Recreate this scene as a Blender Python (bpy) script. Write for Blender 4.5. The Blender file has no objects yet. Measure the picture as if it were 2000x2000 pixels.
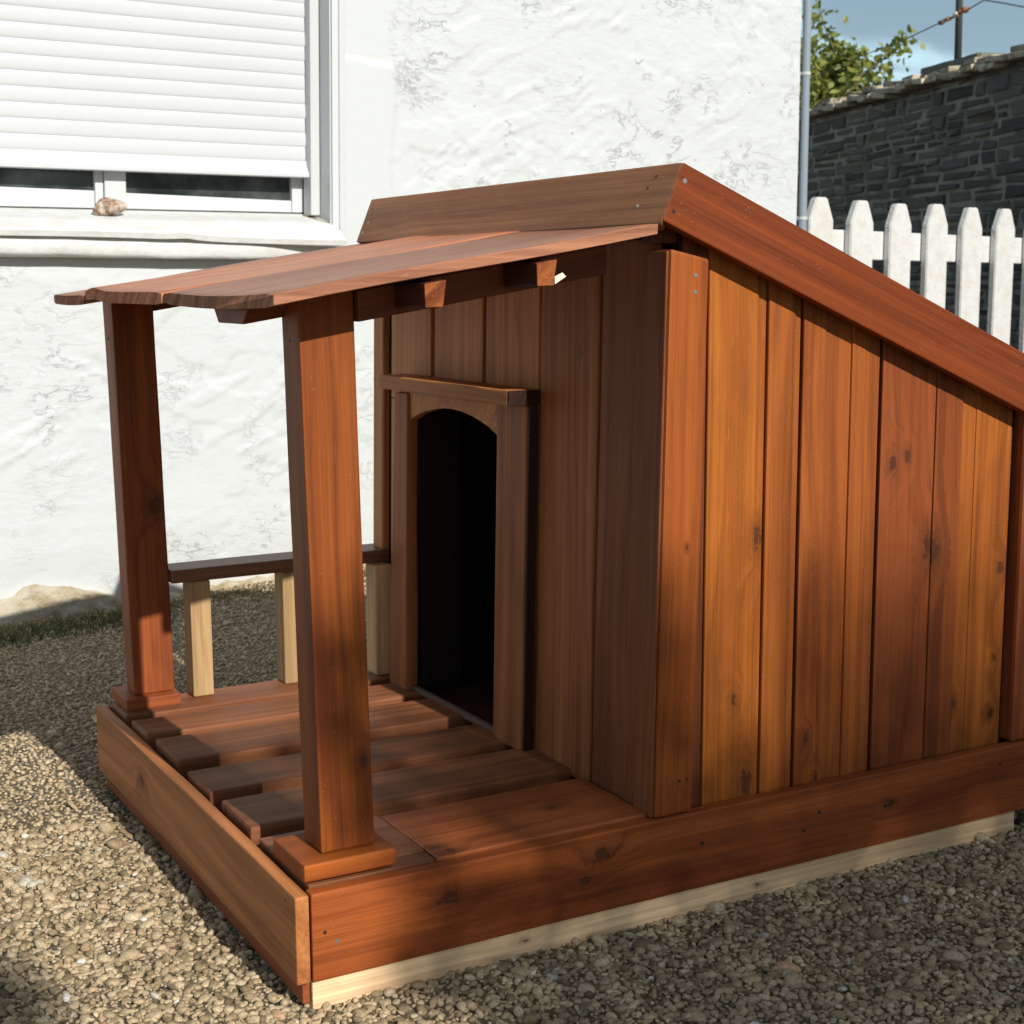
import bpy, bmesh, math, random
import numpy as np
from mathutils import Vector, Matrix

random.seed(7)
rng = np.random.default_rng(7)
scene = bpy.context.scene
COL = scene.collection

# ------------------------------------------------------------------ camera
cam_d = bpy.data.cameras.new('camera')
cam = bpy.data.objects.new('camera', cam_d)
COL.objects.link(cam)
scene.camera = cam
R_ = Vector((0.87273379, -0.48816949, -0.00512618))
U_ = Vector((0.07847123, 0.12990919, 0.98841584))
F_ = Vector((0.48184852, 0.86302616, -0.1516834))
M = Matrix((R_, U_, -F_)).transposed().to_4x4()
M.translation = Vector((-0.63837943, -1.70607318, 0.91944467))
cam.matrix_world = M
cam_d.sensor_width = 36
cam_d.lens = 36 * 2949.3 / 2000
cam_d.clip_start = 0.02
cam_d.clip_end = 2000
cam_d.dof.use_dof = True
cam_d.dof.focus_distance = 2.1
cam_d.dof.aperture_fstop = 15

# ------------------------------------------------------------------ light, sky, exposure
SUN = Vector((0.115, -1.61, 1.0)).normalized()
sun_d = bpy.data.lights.new('sun', 'SUN')
sun_d.energy = 5.0
sun_d.angle = math.radians(0.55)
sun_d.color = (1.0, 0.965, 0.90)
sun = bpy.data.objects.new('sun', sun_d)
COL.objects.link(sun)
sun.rotation_euler = SUN.to_track_quat('Z', 'Y').to_euler()
scene.view_settings.view_transform = 'Standard'
scene.view_settings.look = 'None'
scene.view_settings.exposure = 0.0
scene.view_settings.gamma = 1.0
scene.view_settings.use_curve_mapping = False
scene.render.engine = 'CYCLES'
scene.cycles.max_bounces = 8
scene.render.resolution_x = scene.render.resolution_y = 1024


class G:
    """short-hand for building shader nodes"""
    def __init__(s, nt):
        s.nt = nt

    def n(s, t, **kw):
        x = s.nt.nodes.new(t)
        for k, v in kw.items():
            setattr(x, k, v)
        return x

    def put(s, sock, v):
        if v is None:
            return
        if isinstance(v, bpy.types.NodeSocket):
            s.nt.links.new(v, sock)
        else:
            if sock.type == 'RGBA' and len(v) == 3:
                v = (*v, 1)
            sock.default_value = v

    def m(s, op, a, b=None, c=None, clamp=False):
        x = s.n('ShaderNodeMath', operation=op, use_clamp=clamp)
        for i, v in enumerate((a, b, c)):
            s.put(x.inputs[i], v)
        return x.outputs[0]

    def v(s, op, a, b=None):
        x = s.n('ShaderNodeVectorMath', operation=op)
        s.put(x.inputs[0], a)
        s.put(x.inputs[1], b)
        return x.outputs[1 if op in ('LENGTH', 'DOT_PRODUCT', 'DISTANCE') else 0]

    def xyz(s, v):
        x = s.n('ShaderNodeSeparateXYZ')
        s.put(x.inputs[0], v)
        return x.outputs

    def vec(s, a, b, c):
        x = s.n('ShaderNodeCombineXYZ')
        for i, v in enumerate((a, b, c)):
            s.put(x.inputs[i], v)
        return x.outputs[0]

    def noise(s, v, scale, detail=3, rough=0.5, dist=0.0):
        x = s.n('ShaderNodeTexNoise')
        s.put(x.inputs['Vector'], v)
        x.inputs['Scale'].default_value = scale
        x.inputs['Detail'].default_value = detail
        x.inputs['Roughness'].default_value = rough
        x.inputs['Distortion'].default_value = dist
        return x.outputs['Fac']

    def voro(s, v, scale, feature='F1', out='Distance', rnd=1.0):
        x = s.n('ShaderNodeTexVoronoi', feature=feature)
        s.put(x.inputs['Vector'], v)
        x.inputs['Scale'].default_value = scale
        x.inputs['Randomness'].default_value = rnd
        return x.outputs[out]

    def mr(s, v, a, b, c=0.0, d=1.0, smooth=True):
        x = s.n('ShaderNodeMapRange')
        if smooth:
            x.interpolation_type = 'SMOOTHSTEP'
        s.put(x.inputs[0], v)
        for i, q in enumerate((a, b, c, d)):
            s.put(x.inputs[i + 1], q)
        return x.outputs[0]

    def mix(s, f, a, b, mode='MIX'):
        x = s.n('ShaderNodeMix', data_type='RGBA', blend_type=mode)
        s.put(x.inputs[0], f)
        s.put(x.inputs[6], a)
        s.put(x.inputs[7], b)
        return x.outputs[2]

    def bump(s, h, strength, dist):
        x = s.n('ShaderNodeBump')
        s.put(x.inputs['Height'], h)
        x.inputs['Strength'].default_value = strength
        x.inputs['Distance'].default_value = dist
        return x.outputs[0]


def new_mat(name):
    m = bpy.data.materials.new(name)
    m.use_nodes = True
    b = m.node_tree.nodes['Principled BSDF']
    return m, G(m.node_tree), b


world = bpy.data.worlds.new('World')
scene.world = world
world.use_nodes = True
wg = G(world.node_tree)
bg = world.node_tree.nodes['Background']
sky = wg.n('ShaderNodeTexSky', sky_type='NISHITA')
sky.sun_disc = False
sky.sun_elevation = math.asin(SUN.z)
sky.sun_rotation = math.atan2(SUN.x, SUN.y)
sky.air_density = 1.0
sky.dust_density = 1.3
sky.ozone_density = 2.2
tc = wg.n('ShaderNodeTexCoord').outputs['Generated']
dx, dy, dz = wg.xyz(tc)
inv = wg.m('DIVIDE', 1.0, wg.m('MAXIMUM', wg.m('ADD', dz, 0.12), 0.05))
cp = wg.vec(wg.m('MULTIPLY', dx, inv), wg.m('MULTIPLY', dy, inv), 0.0)
cl = wg.noise(wg.v('MULTIPLY', cp, (1.0, 1.6, 1.0)), 1.0, 7, 0.55, 0.4)
clf = wg.mr(cl, 0.46, 0.66, 0.0, 0.72)
hz = wg.mr(dz, 0.0, 0.55, 0.34, 0.0)
clf = wg.m('ADD', clf, hz, clamp=True)
wg.put(bg.inputs['Color'], wg.mix(clf, sky.outputs[0], (10.8, 15.4, 17.6)))
bg.inputs['Strength'].default_value = 0.060


# ------------------------------------------------------------------ materials
def wood_material(name, rough=0.46, fine_amt=0.8, ring_amt=0.55, coat=0.03, bump=0.25):
    m, g, b = new_mat(name)
    oi = g.n('ShaderNodeObjectInfo')
    P = g.n('ShaderNodeTexCoord').outputs['Object']
    off = g.m('MULTIPLY', oi.outputs['Random'], 61.0)
    P2 = g.v('ADD', P, g.vec(off, g.m('MULTIPLY', off, 1.7), g.m('MULTIPLY', off, 0.63)))
    x, y, z = g.xyz(P)
    lf = g.noise(g.v('MULTIPLY', P2, (1.1, 5.0, 5.0)), 1.0, 2)
    rc = g.m('ADD', g.m('MULTIPLY', g.m('ADD', y, g.m('MULTIPLY', z, 0.9)), 62.0), g.m('MULTIPLY', lf, 9.0))
    rc = g.m('ADD', rc, off)
    dark = None
    for i in (1, 2, 3, 4):
        a = g.n('ShaderNodeAttribute', attribute_type='OBJECT', attribute_name='k%d' % i)
        kx, ky, kr = g.xyz(a.outputs['Vector'])
        ddx = g.m('SUBTRACT', x, kx)
        ddy = g.m('SUBTRACT', y, ky)
        wob = g.m('MULTIPLY', g.m('SUBTRACT', g.noise(P2, 95.0, 3, 0.6), 0.5), 2.2)
        r2 = g.m('SQRT', g.m('ADD', g.m('POWER', g.m('MULTIPLY', ddx, 0.6), 2.0), g.m('POWER', ddy, 2.0)))
        q = g.m('DIVIDE', r2, g.m('ADD', kr, 0.00002))
        q = g.m('ADD', q, wob)
        # rings bend round the knot
        e = g.m('EXPONENT', g.m('MULTIPLY', g.m('POWER', g.m('MULTIPLY', q, 0.38), 2.0), -1.0))
        has = g.m('GREATER_THAN', kr, 0.0005)
        e = g.m('MULTIPLY', e, has)
        rc = g.m('ADD', rc, g.m('MULTIPLY', e, 3.2))
        core = g.m('MULTIPLY', g.mr(q, 0.55, 1.05, 0.92, 0.0), has)
        halo = g.m('MULTIPLY', g.mr(q, 0.6, 2.6, 0.40, 0.0), has)
        d1 = g.m('MAXIMUM', core, halo)
        dark = d1 if dark is None else g.m('MAXIMUM', dark, d1)
    ring = g.noise(g.vec(g.m('MULTIPLY', g.m('ADD', x, off), 0.55), g.m('MULTIPLY', rc, 0.62), g.m('MULTIPLY', off, 0.3)), 1.0, 3, 0.6)
    wave = g.m('POWER', g.m('ADD', g.m('MULTIPLY', g.m('SINE', g.m('MULTIPLY', rc, 1.9)), 0.5), 0.5), 2.2)
    lv = g.mr(g.noise(g.v('MULTIPLY', P2, (2.0, 9.0, 9.0)), 1.0, 2), 0.42, 0.66)
    lines = g.m('MULTIPLY', g.m('POWER', g.m('ADD', g.m('MULTIPLY', g.m('SINE', g.m('ADD', g.m('MULTIPLY', rc, 2.7), g.m('MULTIPLY', g.noise(g.v('MULTIPLY', P2, (3.0, 30.0, 30.0)), 1.0, 3), 5.0))), 0.5), 0.5), 9.0), lv)
    fine = g.noise(g.v('MULTIPLY', P2, (4.0, 240.0, 240.0)), 1.0, 5, 0.75)
    mid = g.noise(g.v('MULTIPLY', P2, (0.5, 110.0, 110.0)), 1.0, 6, 0.75)
    blot = g.noise(g.v('MULTIPLY', P2, (1.9, 7.5, 7.5)), 1.0, 3, 0.55, 0.6)
    base = oi.outputs['Color']
    deep = g.mix(1.0, base, (0.40, 0.27, 0.27), 'MULTIPLY')
    light = g.mix(1.0, base, (1.28, 1.38, 1.5), 'MULTIPLY')
    rf = g.m('ADD', g.m('MULTIPLY', g.mr(ring, 0.36, 0.66, 0, 1), 0.62 * ring_amt), g.m('MULTIPLY', wave, 0.25 * ring_amt))
    c = g.mix(rf, light, deep)
    bl = g.m('MULTIPLY', g.mr(blot, 0.44, 0.70, 0, 1), oi.outputs['Alpha'])
    c = g.mix(bl, c, deep)
    val = g.m('ADD', g.m('ADD', 1.0, g.m('MULTIPLY', g.m('SUBTRACT', fine, 0.5), fine_amt)), g.m('MULTIPLY', g.m('SUBTRACT', mid, 0.5), 1.35))
    c = g.mix(1.0, c, g.vec(val, val, val), 'MULTIPLY')
    c = g.mix(g.m('MULTIPLY', lines, 0.42 * ring_amt / 0.55), c, deep)
    c = g.mix(g.m('MULTIPLY', dark, 0.85), c, (0.042, 0.014, 0.006))
    # specks of dust and scratches
    sp = g.voro(P2, 150.0)
    spk = g.m('MULTIPLY', g.m('LESS_THAN', sp, 0.10), g.m('GREATER_THAN', g.noise(P2, 47.0, 1), 0.62))
    c = g.mix(g.m('MULTIPLY', spk, 0.55), c, (0.55, 0.40, 0.24))
    scr = g.m('MULTIPLY', g.m('GREATER_THAN', g.noise(g.v('MULTIPLY', P2, (26.0, 300.0, 300.0)), 1.0, 1), 0.715), 0.35)
    c = g.mix(scr, c, g.mix(1.0, base, (1.5, 1.7, 1.9), 'MULTIPLY'))
    g.put(b.inputs['Base Color'], c)
    rr = g.m('ADD', rough, g.m('ADD', g.m('MULTIPLY', fine, 0.16), g.m('MULTIPLY', blot, 0.12)))
    g.put(b.inputs['Roughness'], rr)
    b.inputs['Specular IOR Level'].default_value = 0.24
    b.inputs['Coat Weight'].default_value = coat
    b.inputs['Coat Roughness'].default_value = 0.32
    h = g.m('ADD', g.m('MULTIPLY', fine, 0.7), g.m('ADD', g.m('MULTIPLY', ring, 0.5), g.m('MULTIPLY', mid, 0.6)))
    h = g.m('SUBTRACT', h, g.m('MULTIPLY', dark, 0.5))
    g.put(b.inputs['Normal'], g.bump(h, bump, 0.004))
    return m


WOOD = wood_material('stained_wood')
PALE = wood_material('bare_wood', rough=0.6, fine_amt=0.35, ring_amt=0.45, coat=0.0, bump=0.3)
VARN = wood_material('varnished_wood', rough=0.34, fine_amt=0.45, ring_amt=0.6, coat=0.08, bump=0.25)
ENDG = wood_material('end_grain_wood', rough=0.7, fine_amt=0.9, ring_amt=0.9, coat=0.0, bump=0.6)


def plaster_material():
    m, g, b = new_mat('whitewash_plaster')
    P = g.n('ShaderNodeTexCoord').outputs['Object']
    w = g.noise(P, 3.0, 3)
    Pw = g.v('ADD', P, g.v('MULTIPLY', g.vec(w, g.m('SUBTRACT', 1.0, w), w), (0.12, 0.12, 0.12)))
    n1 = g.noise(g.v('MULTIPLY', Pw, (1.0, 1.0, 2.0)), 22.0, 7, 0.66, 0.1)
    n2 = g.noise(Pw, 120.0, 4, 0.6)
    at = g.n('ShaderNodeAttribute', attribute_type='GEOMETRY', attribute_name='rough')
    crag = at.outputs['Fac']
    # small chips and hairline cracks in the lime coat
    cr = g.noise(g.v('MULTIPLY', Pw, (1.0, 1.0, 1.7)), 6.0, 6, 0.66, 0.3)
    line = g.mr(g.m('ABSOLUTE', g.m('SUBTRACT', cr, 0.5)), 0.0, 0.013, 1.0, 0.0)
    cr2 = g.noise(g.v('ADD', g.v('MULTIPLY', Pw, (0.9, 1.0, 1.9)), (7.3, 1.1, 3.7)), 13.0, 6, 0.68, 0.35)
    line2 = g.mr(g.m('ABSOLUTE', g.m('SUBTRACT', cr2, 0.5)), 0.0, 0.02, 1.0, 0.0)
    line2 = g.m('MULTIPLY', line2, g.mr(g.noise(g.v('ADD', P, (5.0, 2.0, 9.0)), 5.0, 3), 0.56, 0.65))
    ledge = g.m('MULTIPLY', g.m('MULTIPLY', g.mr(cr2, 0.46, 0.5), g.mr(g.noise(P, 3.1, 3), 0.46, 0.6)), crag)
    gate = g.mr(g.noise(P, 4.2, 3), 0.56, 0.64)
    line = g.m('MULTIPLY', g.m('MAXIMUM', g.m('MULTIPLY', line, gate), g.m('MULTIPLY', line2, 0.7)), crag)
    dots = g.m('MULTIPLY', g.m('LESS_THAN', g.voro(P, 14.0), 0.055), g.mr(g.noise(P, 2.3, 2), 0.5, 0.62))
    dots = g.m('MULTIPLY', dots, crag)
    dirt = g.mr(g.noise(Pw, 9.0, 5, 0.65), 0.55, 0.8, 0.0, 0.16)
    c = g.mix(dirt, (0.565, 0.585, 0.587), (0.525, 0.54, 0.535))
    c = g.mix(g.m('MULTIPLY', line, 0.24), c, (0.22, 0.23, 0.22))
    c = g.mix(g.m('MULTIPLY', dots, 0.7), c, (0.18, 0.18, 0.16))
    x, y, z = g.xyz(P)
    # splash zone: damp ochre dirt at the foot of the wall
    low = g.mr(g.m('ADD', z, g.m('MULTIPLY', g.noise(P, 7.0, 4), 0.10)), 0.04, 0.13, 0.55, 0.0)
    c = g.mix(low, c, (0.46, 0.38, 0.25))
    g.put(b.inputs['Base Color'], c)
    b.inputs['Roughness'].default_value = 0.85
    b.inputs['Specular IOR Level'].default_value = 0.25
    h = g.m('ADD', g.m('MULTIPLY', n1, g.m('ADD', 0.10, g.m('MULTIPLY', crag, 0.38))), g.m('MULTIPLY', n2, 0.04))
    h = g.m('SUBTRACT', h, g.m('MULTIPLY', line, 0.55))
    h = g.m('ADD', h, g.m('MULTIPLY', ledge, 0.16))
    g.put(b.inputs['Normal'], g.bump(h, 0.62, 0.010))
    return m


def simple(name, col, rough=0.6, var=0.15, scale=8.0, bump=0.15, bscale=60.0, spec=0.4, metal=0.0, obj_tint=False, col2=None):
    m, g, b = new_mat(name)
    oi = g.n('ShaderNodeObjectInfo')
    P = g.n('ShaderNodeTexCoord').outputs['Object']
    off = g.m('MULTIPLY', oi.outputs['Random'], 37.0)
    P2 = g.v('ADD', P, g.vec(off, off, off))
    n = g.noise(P2, scale, 5, 0.6)
    base = oi.outputs['Color'] if obj_tint else None
    c1 = base if base is not None else (*col, 1)
    if col2 is not None:
        c = g.mix(g.mr(n, 0.38, 0.66), c1, col2)
    else:
        v = g.m('ADD', 1.0 - var, g.m('MULTIPLY', n, 2 * var))
        c = g.mix(1.0, c1, g.vec(v, v, v), 'MULTIPLY')
    g.put(b.inputs['Base Color'], c)
    b.inputs['Roughness'].default_value = rough
    b.inputs['Specular IOR Level'].default_value = spec
    b.inputs['Metallic'].default_value = metal
    if bump:
        g.put(b.inputs['Normal'], g.bump(g.noise(P2, bscale, 4, 0.6), bump, 0.01))
    return m


PLASTER = plaster_material()
WHITE = simple('white_gloss_paint', (0.555, 0.57, 0.575), 0.45, 0.04, 6, 0.08, 40)
SHUT = simple('white_shutter_plastic', (0.55, 0.565, 0.572), 0.40, 0.03, 5, 0.04, 30)
SILLM = simple('weathered_white_sill_paint', (0.66, 0.67, 0.655), 0.6, 0.1, 14, 0.25, 50, col2=(0.61, 0.60, 0.56))
PICKET = simple('weathered_white_fence_paint', (0.64, 0.645, 0.635), 0.6, 0.08, 22, 0.3, 70, col2=(0.60, 0.575, 0.53))
GREYM = simple('grey_guide_rail', (0.52, 0.54, 0.53), 0.5, 0.05)
PIPE = simple('grey_pvc_pipe', (0.25, 0.30, 0.345), 0.35, 0.06, 4, 0.03, 30)
GLASS = simple('glass_painted_reflection', (0.012, 0.016, 0.014), 0.08, 0.3, 7, 0.0, spec=0.5, col2=(0.075, 0.082, 0.080))  # grey blotches paint a reflection into the pane colour
GRIME = simple('brown_grime', (0.26, 0.19, 0.10), 0.9, 0.4, 60, 0.4, 150)
MORTAR = simple('grey_green_mortar', (0.34, 0.325, 0.27), 0.95, 0.25, 5, 0.6, 60, col2=(0.14, 0.135, 0.11))
SLATE = simple('dark_slate_stone', (0.06, 0.062, 0.06), 0.75, 0.35, 18, 0.7, 45, obj_tint=True)
COPING = simple('lichen_slate', (0.20, 0.18, 0.14), 0.9, 0.3, 14, 0.7, 60, obj_tint=True, col2=(0.26, 0.225, 0.16))
IRON = simple('grey_green_metal', (0.07, 0.075, 0.065), 0.5, 0.2)
RUST = simple('rusty_brown', (0.30, 0.12, 0.06), 0.8, 0.3, 40, 0.4, 90)
CERAM = simple('pale_ceramic', (0.65, 0.55, 0.48), 0.3, 0.1)
CONC = simple('mossy_concrete', (0.17, 0.165, 0.13), 0.95, 0.3, 20, 0.5, 60)
SHELL = simple('rust_brown_stone', (0.23, 0.12, 0.065), 0.75, 0.3, 45, 0.6, 90, col2=(0.62, 0.53, 0.44))
STEEL = simple('screw_steel', (0.42, 0.40, 0.36), 0.35, 0.1, metal=0.8, bump=0)
DARKSCREW = simple('dark_screw', (0.035, 0.025, 0.02), 0.5, 0.1, metal=0.3, bump=0)
BARK = simple('grey_brown_bark', (0.11, 0.085, 0.06), 0.9, 0.3, 14, 0.8, 40)
FOOT = simple('bare_lime_mortar', (0.50, 0.44, 0.33), 0.95, 0.2, 16, 0.9, 70, col2=(0.31, 0.235, 0.13))


def leaf_material(name, c1, c2):
    m, g, b = new_mat(name)
    a = g.n('ShaderNodeAttribute', attribute_type='GEOMETRY', attribute_name='tint')
    g.put(b.inputs['Base Color'], g.mix(a.outputs['Fac'], c1, c2))
    b.inputs['Roughness'].default_value = 0.5
    tr = g.n('ShaderNodeBsdfTranslucent')
    g.put(tr.inputs[0], g.mix(a.outputs['Fac'], c1, c2))
    mx = g.n('ShaderNodeMixShader')
    mx.inputs[0].default_value = 0.35
    g.nt.links.new(b.outputs[0], mx.inputs[1])
    g.nt.links.new(tr.outputs[0], mx.inputs[2])
    out = m.node_tree.nodes['Material Output']
    g.nt.links.new(mx.outputs[0], out.inputs[0])
    return m


LEAF = leaf_material('yellow_green_leaf', (0.11, 0.16, 0.028), (0.36, 0.36, 0.08))
LEAFD = leaf_material('dark_green_leaf', (0.04, 0.06, 0.02), (0.07, 0.10, 0.03))
GRASSM = leaf_material('grass_blade', (0.045, 0.07, 0.02), (0.22, 0.19, 0.08))


def ground_material():
    m, g, b = new_mat('gravel_ground')
    P = g.n('ShaderNodeTexCoord').outputs['Object']
    n = g.noise(P, 2.2, 4, 0.6)
    f = g.noise(P, 60.0, 5, 0.7)
    cells = g.n('ShaderNodeTexVoronoi')
    g.put(cells.inputs['Vector'], P)
    cells.inputs['Scale'].default_value = 85.0
    hue = g.xyz(cells.outputs['Color'])[0]
    c = g.mix(hue, (0.11, 0.08, 0.045), (0.27, 0.21, 0.13))
    c = g.mix(g.mr(n, 0.35, 0.7), c, (0.22, 0.165, 0.09))
    v = g.mr(f, 0.3, 0.7, 0.65, 1.25)
    c = g.mix(1.0, c, g.vec(v, v, v), 'MULTIPLY')
    ca = g.n('ShaderNodeAttribute', attribute_type='GEOMETRY', attribute_name='cover').outputs['Fac']
    cm = g.m('SUBTRACT', 1.75, g.m('MULTIPLY', ca, 0.75))
    c = g.mix(1.0, c, g.vec(cm, cm, cm), 'MULTIPLY')
    gr = g.mr(cells.outputs['Distance'], 0.35, 0.75, 1.0, 0.45)
    c = g.mix(1.0, c, g.vec(gr, gr, gr), 'MULTIPLY')
    g.put(b.inputs['Base Color'], c)
    b.inputs['Roughness'].default_value = 0.95
    h = g.m('ADD', g.m('MULTIPLY', cells.outputs['Distance'], -1.0), g.m('MULTIPLY', f, 0.8))
    g.put(b.inputs['Normal'], g.bump(h, 0.9, 0.008))
    return m


def pebble_material():
    m, g, b = new_mat('pebbles')
    a = g.n('ShaderNodeAttribute', attribute_type='GEOMETRY', attribute_name='tint')
    t = a.outputs['Fac']
    P = g.n('ShaderNodeTexCoord').outputs['Object']
    r = g.n('ShaderNodeValToRGB')
    cr = r.color_ramp
    cr.elements[0].position = 0.0
    cr.elements[0].color = (0.115, 0.078, 0.040, 1)
    cr.elements[1].position = 1.0
    cr.elements[1].color = (0.72, 0.68, 0.60, 1)
    for p, c in ((0.3, (0.34, 0.25, 0.145)), (0.6, (0.48, 0.365, 0.225)), (0.82, (0.57, 0.45, 0.30)), (0.9, (0.50, 0.31, 0.18)), (0.94, (0.40, 0.37, 0.29)), (0.985, (0.55, 0.49, 0.39))):
        e = cr.elements.new(p)
        e.color = (*c, 1)
    g.put(r.inputs[0], t)
    n = g.noise(P, 260.0, 3, 0.6)
    v = g.mr(n, 0.25, 0.75, 0.68, 1.22)
    c = g.mix(1.0, r.outputs[0], g.vec(v, v, v), 'MULTIPLY')
    # drier, paler earthy grit towards the house wall
    px_, py_, pz_ = g.xyz(P)
    dry = g.mr(g.m('ADD', py_, g.m('MULTIPLY', g.noise(P, 3.0, 3), 0.5)), 0.7, 1.9, 0.0, 1.0)
    c = g.mix(g.m('MULTIPLY', dry, 0.62), c, g.mix(t, (0.38, 0.28, 0.165), (0.70, 0.55, 0.37)))
    g.put(b.inputs['Base Color'], c)
    b.inputs['Roughness'].default_value = 0.8
    b.inputs['Specular IOR Level'].default_value = 0.3
    g.put(b.inputs['Normal'], g.bump(n, 0.4, 0.003))
    return m


GROUND = ground_material()
PEBBLE = pebble_material()


# ------------------------------------------------------------------ helpers
WM = {}


def link(o, parent=None, mw=None):
    """link o under parent; mw is its matrix in the world"""
    COL.objects.link(o)
    mw = mw.copy() if mw is not None else Matrix.Identity(4)
    WM[o.name] = mw
    if parent is not None:
        o.parent = parent
        o.matrix_basis = WM[parent.name].inverted() @ mw
    else:
        o.matrix_basis = mw
    return o


def thing(name, label, cat, loc=(0, 0, 0), group=None):
    o = bpy.data.objects.new(name, None)
    link(o, None, Matrix.Translation(Vector(loc)))
    return tag(o, label, cat, group)


def tag(o, label, cat, group=None):
    o['label'] = label
    o['category'] = cat
    if group:
        o['group'] = group
    return o


def mesh_obj(name, verts, faces, mat, parent=None, smooth=False, mw=None):
    me = bpy.data.meshes.new(name)
    me.from_pydata([tuple(v) for v in verts], [], [tuple(f) for f in faces])
    me.materials.append(mat)
    if smooth:
        me.polygons.foreach_set('use_smooth', [True] * len(me.polygons))
    me.update()
    o = bpy.data.objects.new(name, me)
    return link(o, parent, mw)


BOXF = [(0, 3, 2, 1), (4, 5, 6, 7), (0, 1, 5, 4), (1, 2, 6, 5), (2, 3, 7, 6), (3, 0, 4, 7)]


def box8(x, y, z):
    return [(x[0], y[0], z[0]), (x[1], y[0], z[0]), (x[1], y[1], z[0]), (x[0], y[1], z[0]),
            (x[0], y[0], z[1]), (x[1], y[0], z[1]), (x[1], y[1], z[1]), (x[0], y[1], z[1])]


def frame_for(grain, face):
    gx = Vector(grain).normalized()
    fz = Vector(face)
    fz = (fz - gx * fz.dot(gx)).normalized()
    fy = fz.cross(gx)
    return Matrix((gx, fy, fz)).transposed()


def board(name, hexes, mat, parent, grain=(0, 0, 1), face=(0, -1, 0), bev=0.0025, color=(0.4, 0.13, 0.03), blot=0.3,
          knots=(), wob=0.0, seg=1):
    """a timber piece: one or more 8-corner blocks joined in one mesh, local x along the grain, local z out of the broad face"""
    if len(hexes) == 8 and len(hexes[0]) == 3:
        hexes = [hexes]
    pts = [Vector(p) for h in hexes for p in h]
    ctr = sum(pts, Vector()) / len(pts)
    R = frame_for(grain, face)
    Rt = R.transposed()
    bm = bmesh.new()
    for h in hexes:
        vs = [bm.verts.new(Rt @ (Vector(p) - ctr)) for p in h]
        for f in BOXF:
            bm.faces.new([vs[i] for i in f])
    bmesh.ops.recalc_face_normals(bm, faces=bm.faces)
    if bev:
        bmesh.ops.bevel(bm, geom=list(bm.edges), offset=bev, segments=2, profile=0.6, affect='EDGES', clamp_overlap=True)
    if wob:
        L = max(abs(v.co.x) for v in bm.verts)
        n = max(2, int(L * 2 / 0.06))
        for i in range(1, n):
            xx = -L + 2 * L * i / n
            bmesh.ops.bisect_plane(bm, geom=bm.verts[:] + bm.edges[:] + bm.faces[:], plane_co=(xx, 0, 0), plane_no=(1, 0, 0))
        ph = [random.uniform(0, 6.3) for _ in range(4)]
        for v in bm.verts:
            x_ = v.co.x
            v.co.y += wob * (math.sin(x_ * 9 + ph[0]) + 0.6 * math.sin(x_ * 23 + ph[1])) * (1 if v.co.y > 0 else -1) * 0.5
            v.co.z += wob * (math.sin(x_ * 6 + ph[2]) + 0.5 * math.sin(x_ * 19 + ph[3]))
    me = bpy.data.meshes.new(name)
    bm.to_mesh(me)
    bm.free()
    me.materials.append(mat)
    o = bpy.data.objects.new(name, me)
    mw = R.to_4x4()
    mw.translation = ctr
    link(o, parent, mw)
    j = random.uniform(0.93, 1.07)
    o.color = (color[0] * j, color[1] * j, color[2] * j, blot)
    for i, (p, r) in enumerate(knots):
        q = Rt @ (Vector(p) - ctr)
        o['k%d' % (i + 1)] = [q.x, q.y, r]
    return o


def prism(name, poly, axis_o, ex, ey, el, length, mat, parent, color=None, blot=0.3, smooth=False, split=False):
    """extrude the outline poly (in the ex, ey plane) along el; el is the grain"""
    ex, ey, el = Vector(ex).normalized(), Vector(ey).normalized(), Vector(el).normalized()
    n = len(poly)
    vs = []
    for t in (-length / 2, length / 2):
        for a, b_ in poly:
            vs.append((t, a, b_))
    fs = [tuple(range(n))[::-1], tuple(range(n, 2 * n))]
    for i in range(n):
        j = (i + 1) % n
        fs.append((i, j, n + j, n + i))
    Rm = Matrix((el, ex, ey)).transposed().to_4x4()
    Rm.translation = Vector(axis_o) + el * (length / 2)
    me = bpy.data.meshes.new(name)
    bm = bmesh.new()
    bv = [bm.verts.new(v) for v in vs]
    for f in fs:
        bm.faces.new([bv[i] for i in f])
    bmesh.ops.recalc_face_normals(bm, faces=bm.faces)
    bm.to_mesh(me)
    bm.free()
    me.materials.append(mat)
    if smooth:
        for p in me.polygons:
            p.use_smooth = len(p.vertices) == 4
    o = bpy.data.objects.new(name, me)
    link(o, parent, Rm)
    if color:
        o.color = (*color, blot)
    return o


def cyl(name, p0, p1, r0, r1, mat, parent, n=12, caps=True):
    p0, p1 = Vector(p0), Vector(p1)
    d = (p1 - p0).normalized()
    a = d.orthogonal().normalized()
    b_ = d.cross(a)
    vs, fs = [], []
    for p, r in ((p0, r0), (p1, r1)):
        for i in range(n):
            t = 2 * math.pi * i / n
            vs.append(p + (a * math.cos(t) + b_ * math.sin(t)) * r)
    for i in range(n):
        j = (i + 1) % n
        fs.append((i, j, n + j, n + i))
    if caps:
        fs += [tuple(range(n))[::-1], tuple(range(n, 2 * n))]
    o = mesh_obj(name, vs, fs, mat, parent)
    for p in o.data.polygons:
        p.use_smooth = len(p.vertices) == 4
    return o


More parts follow.
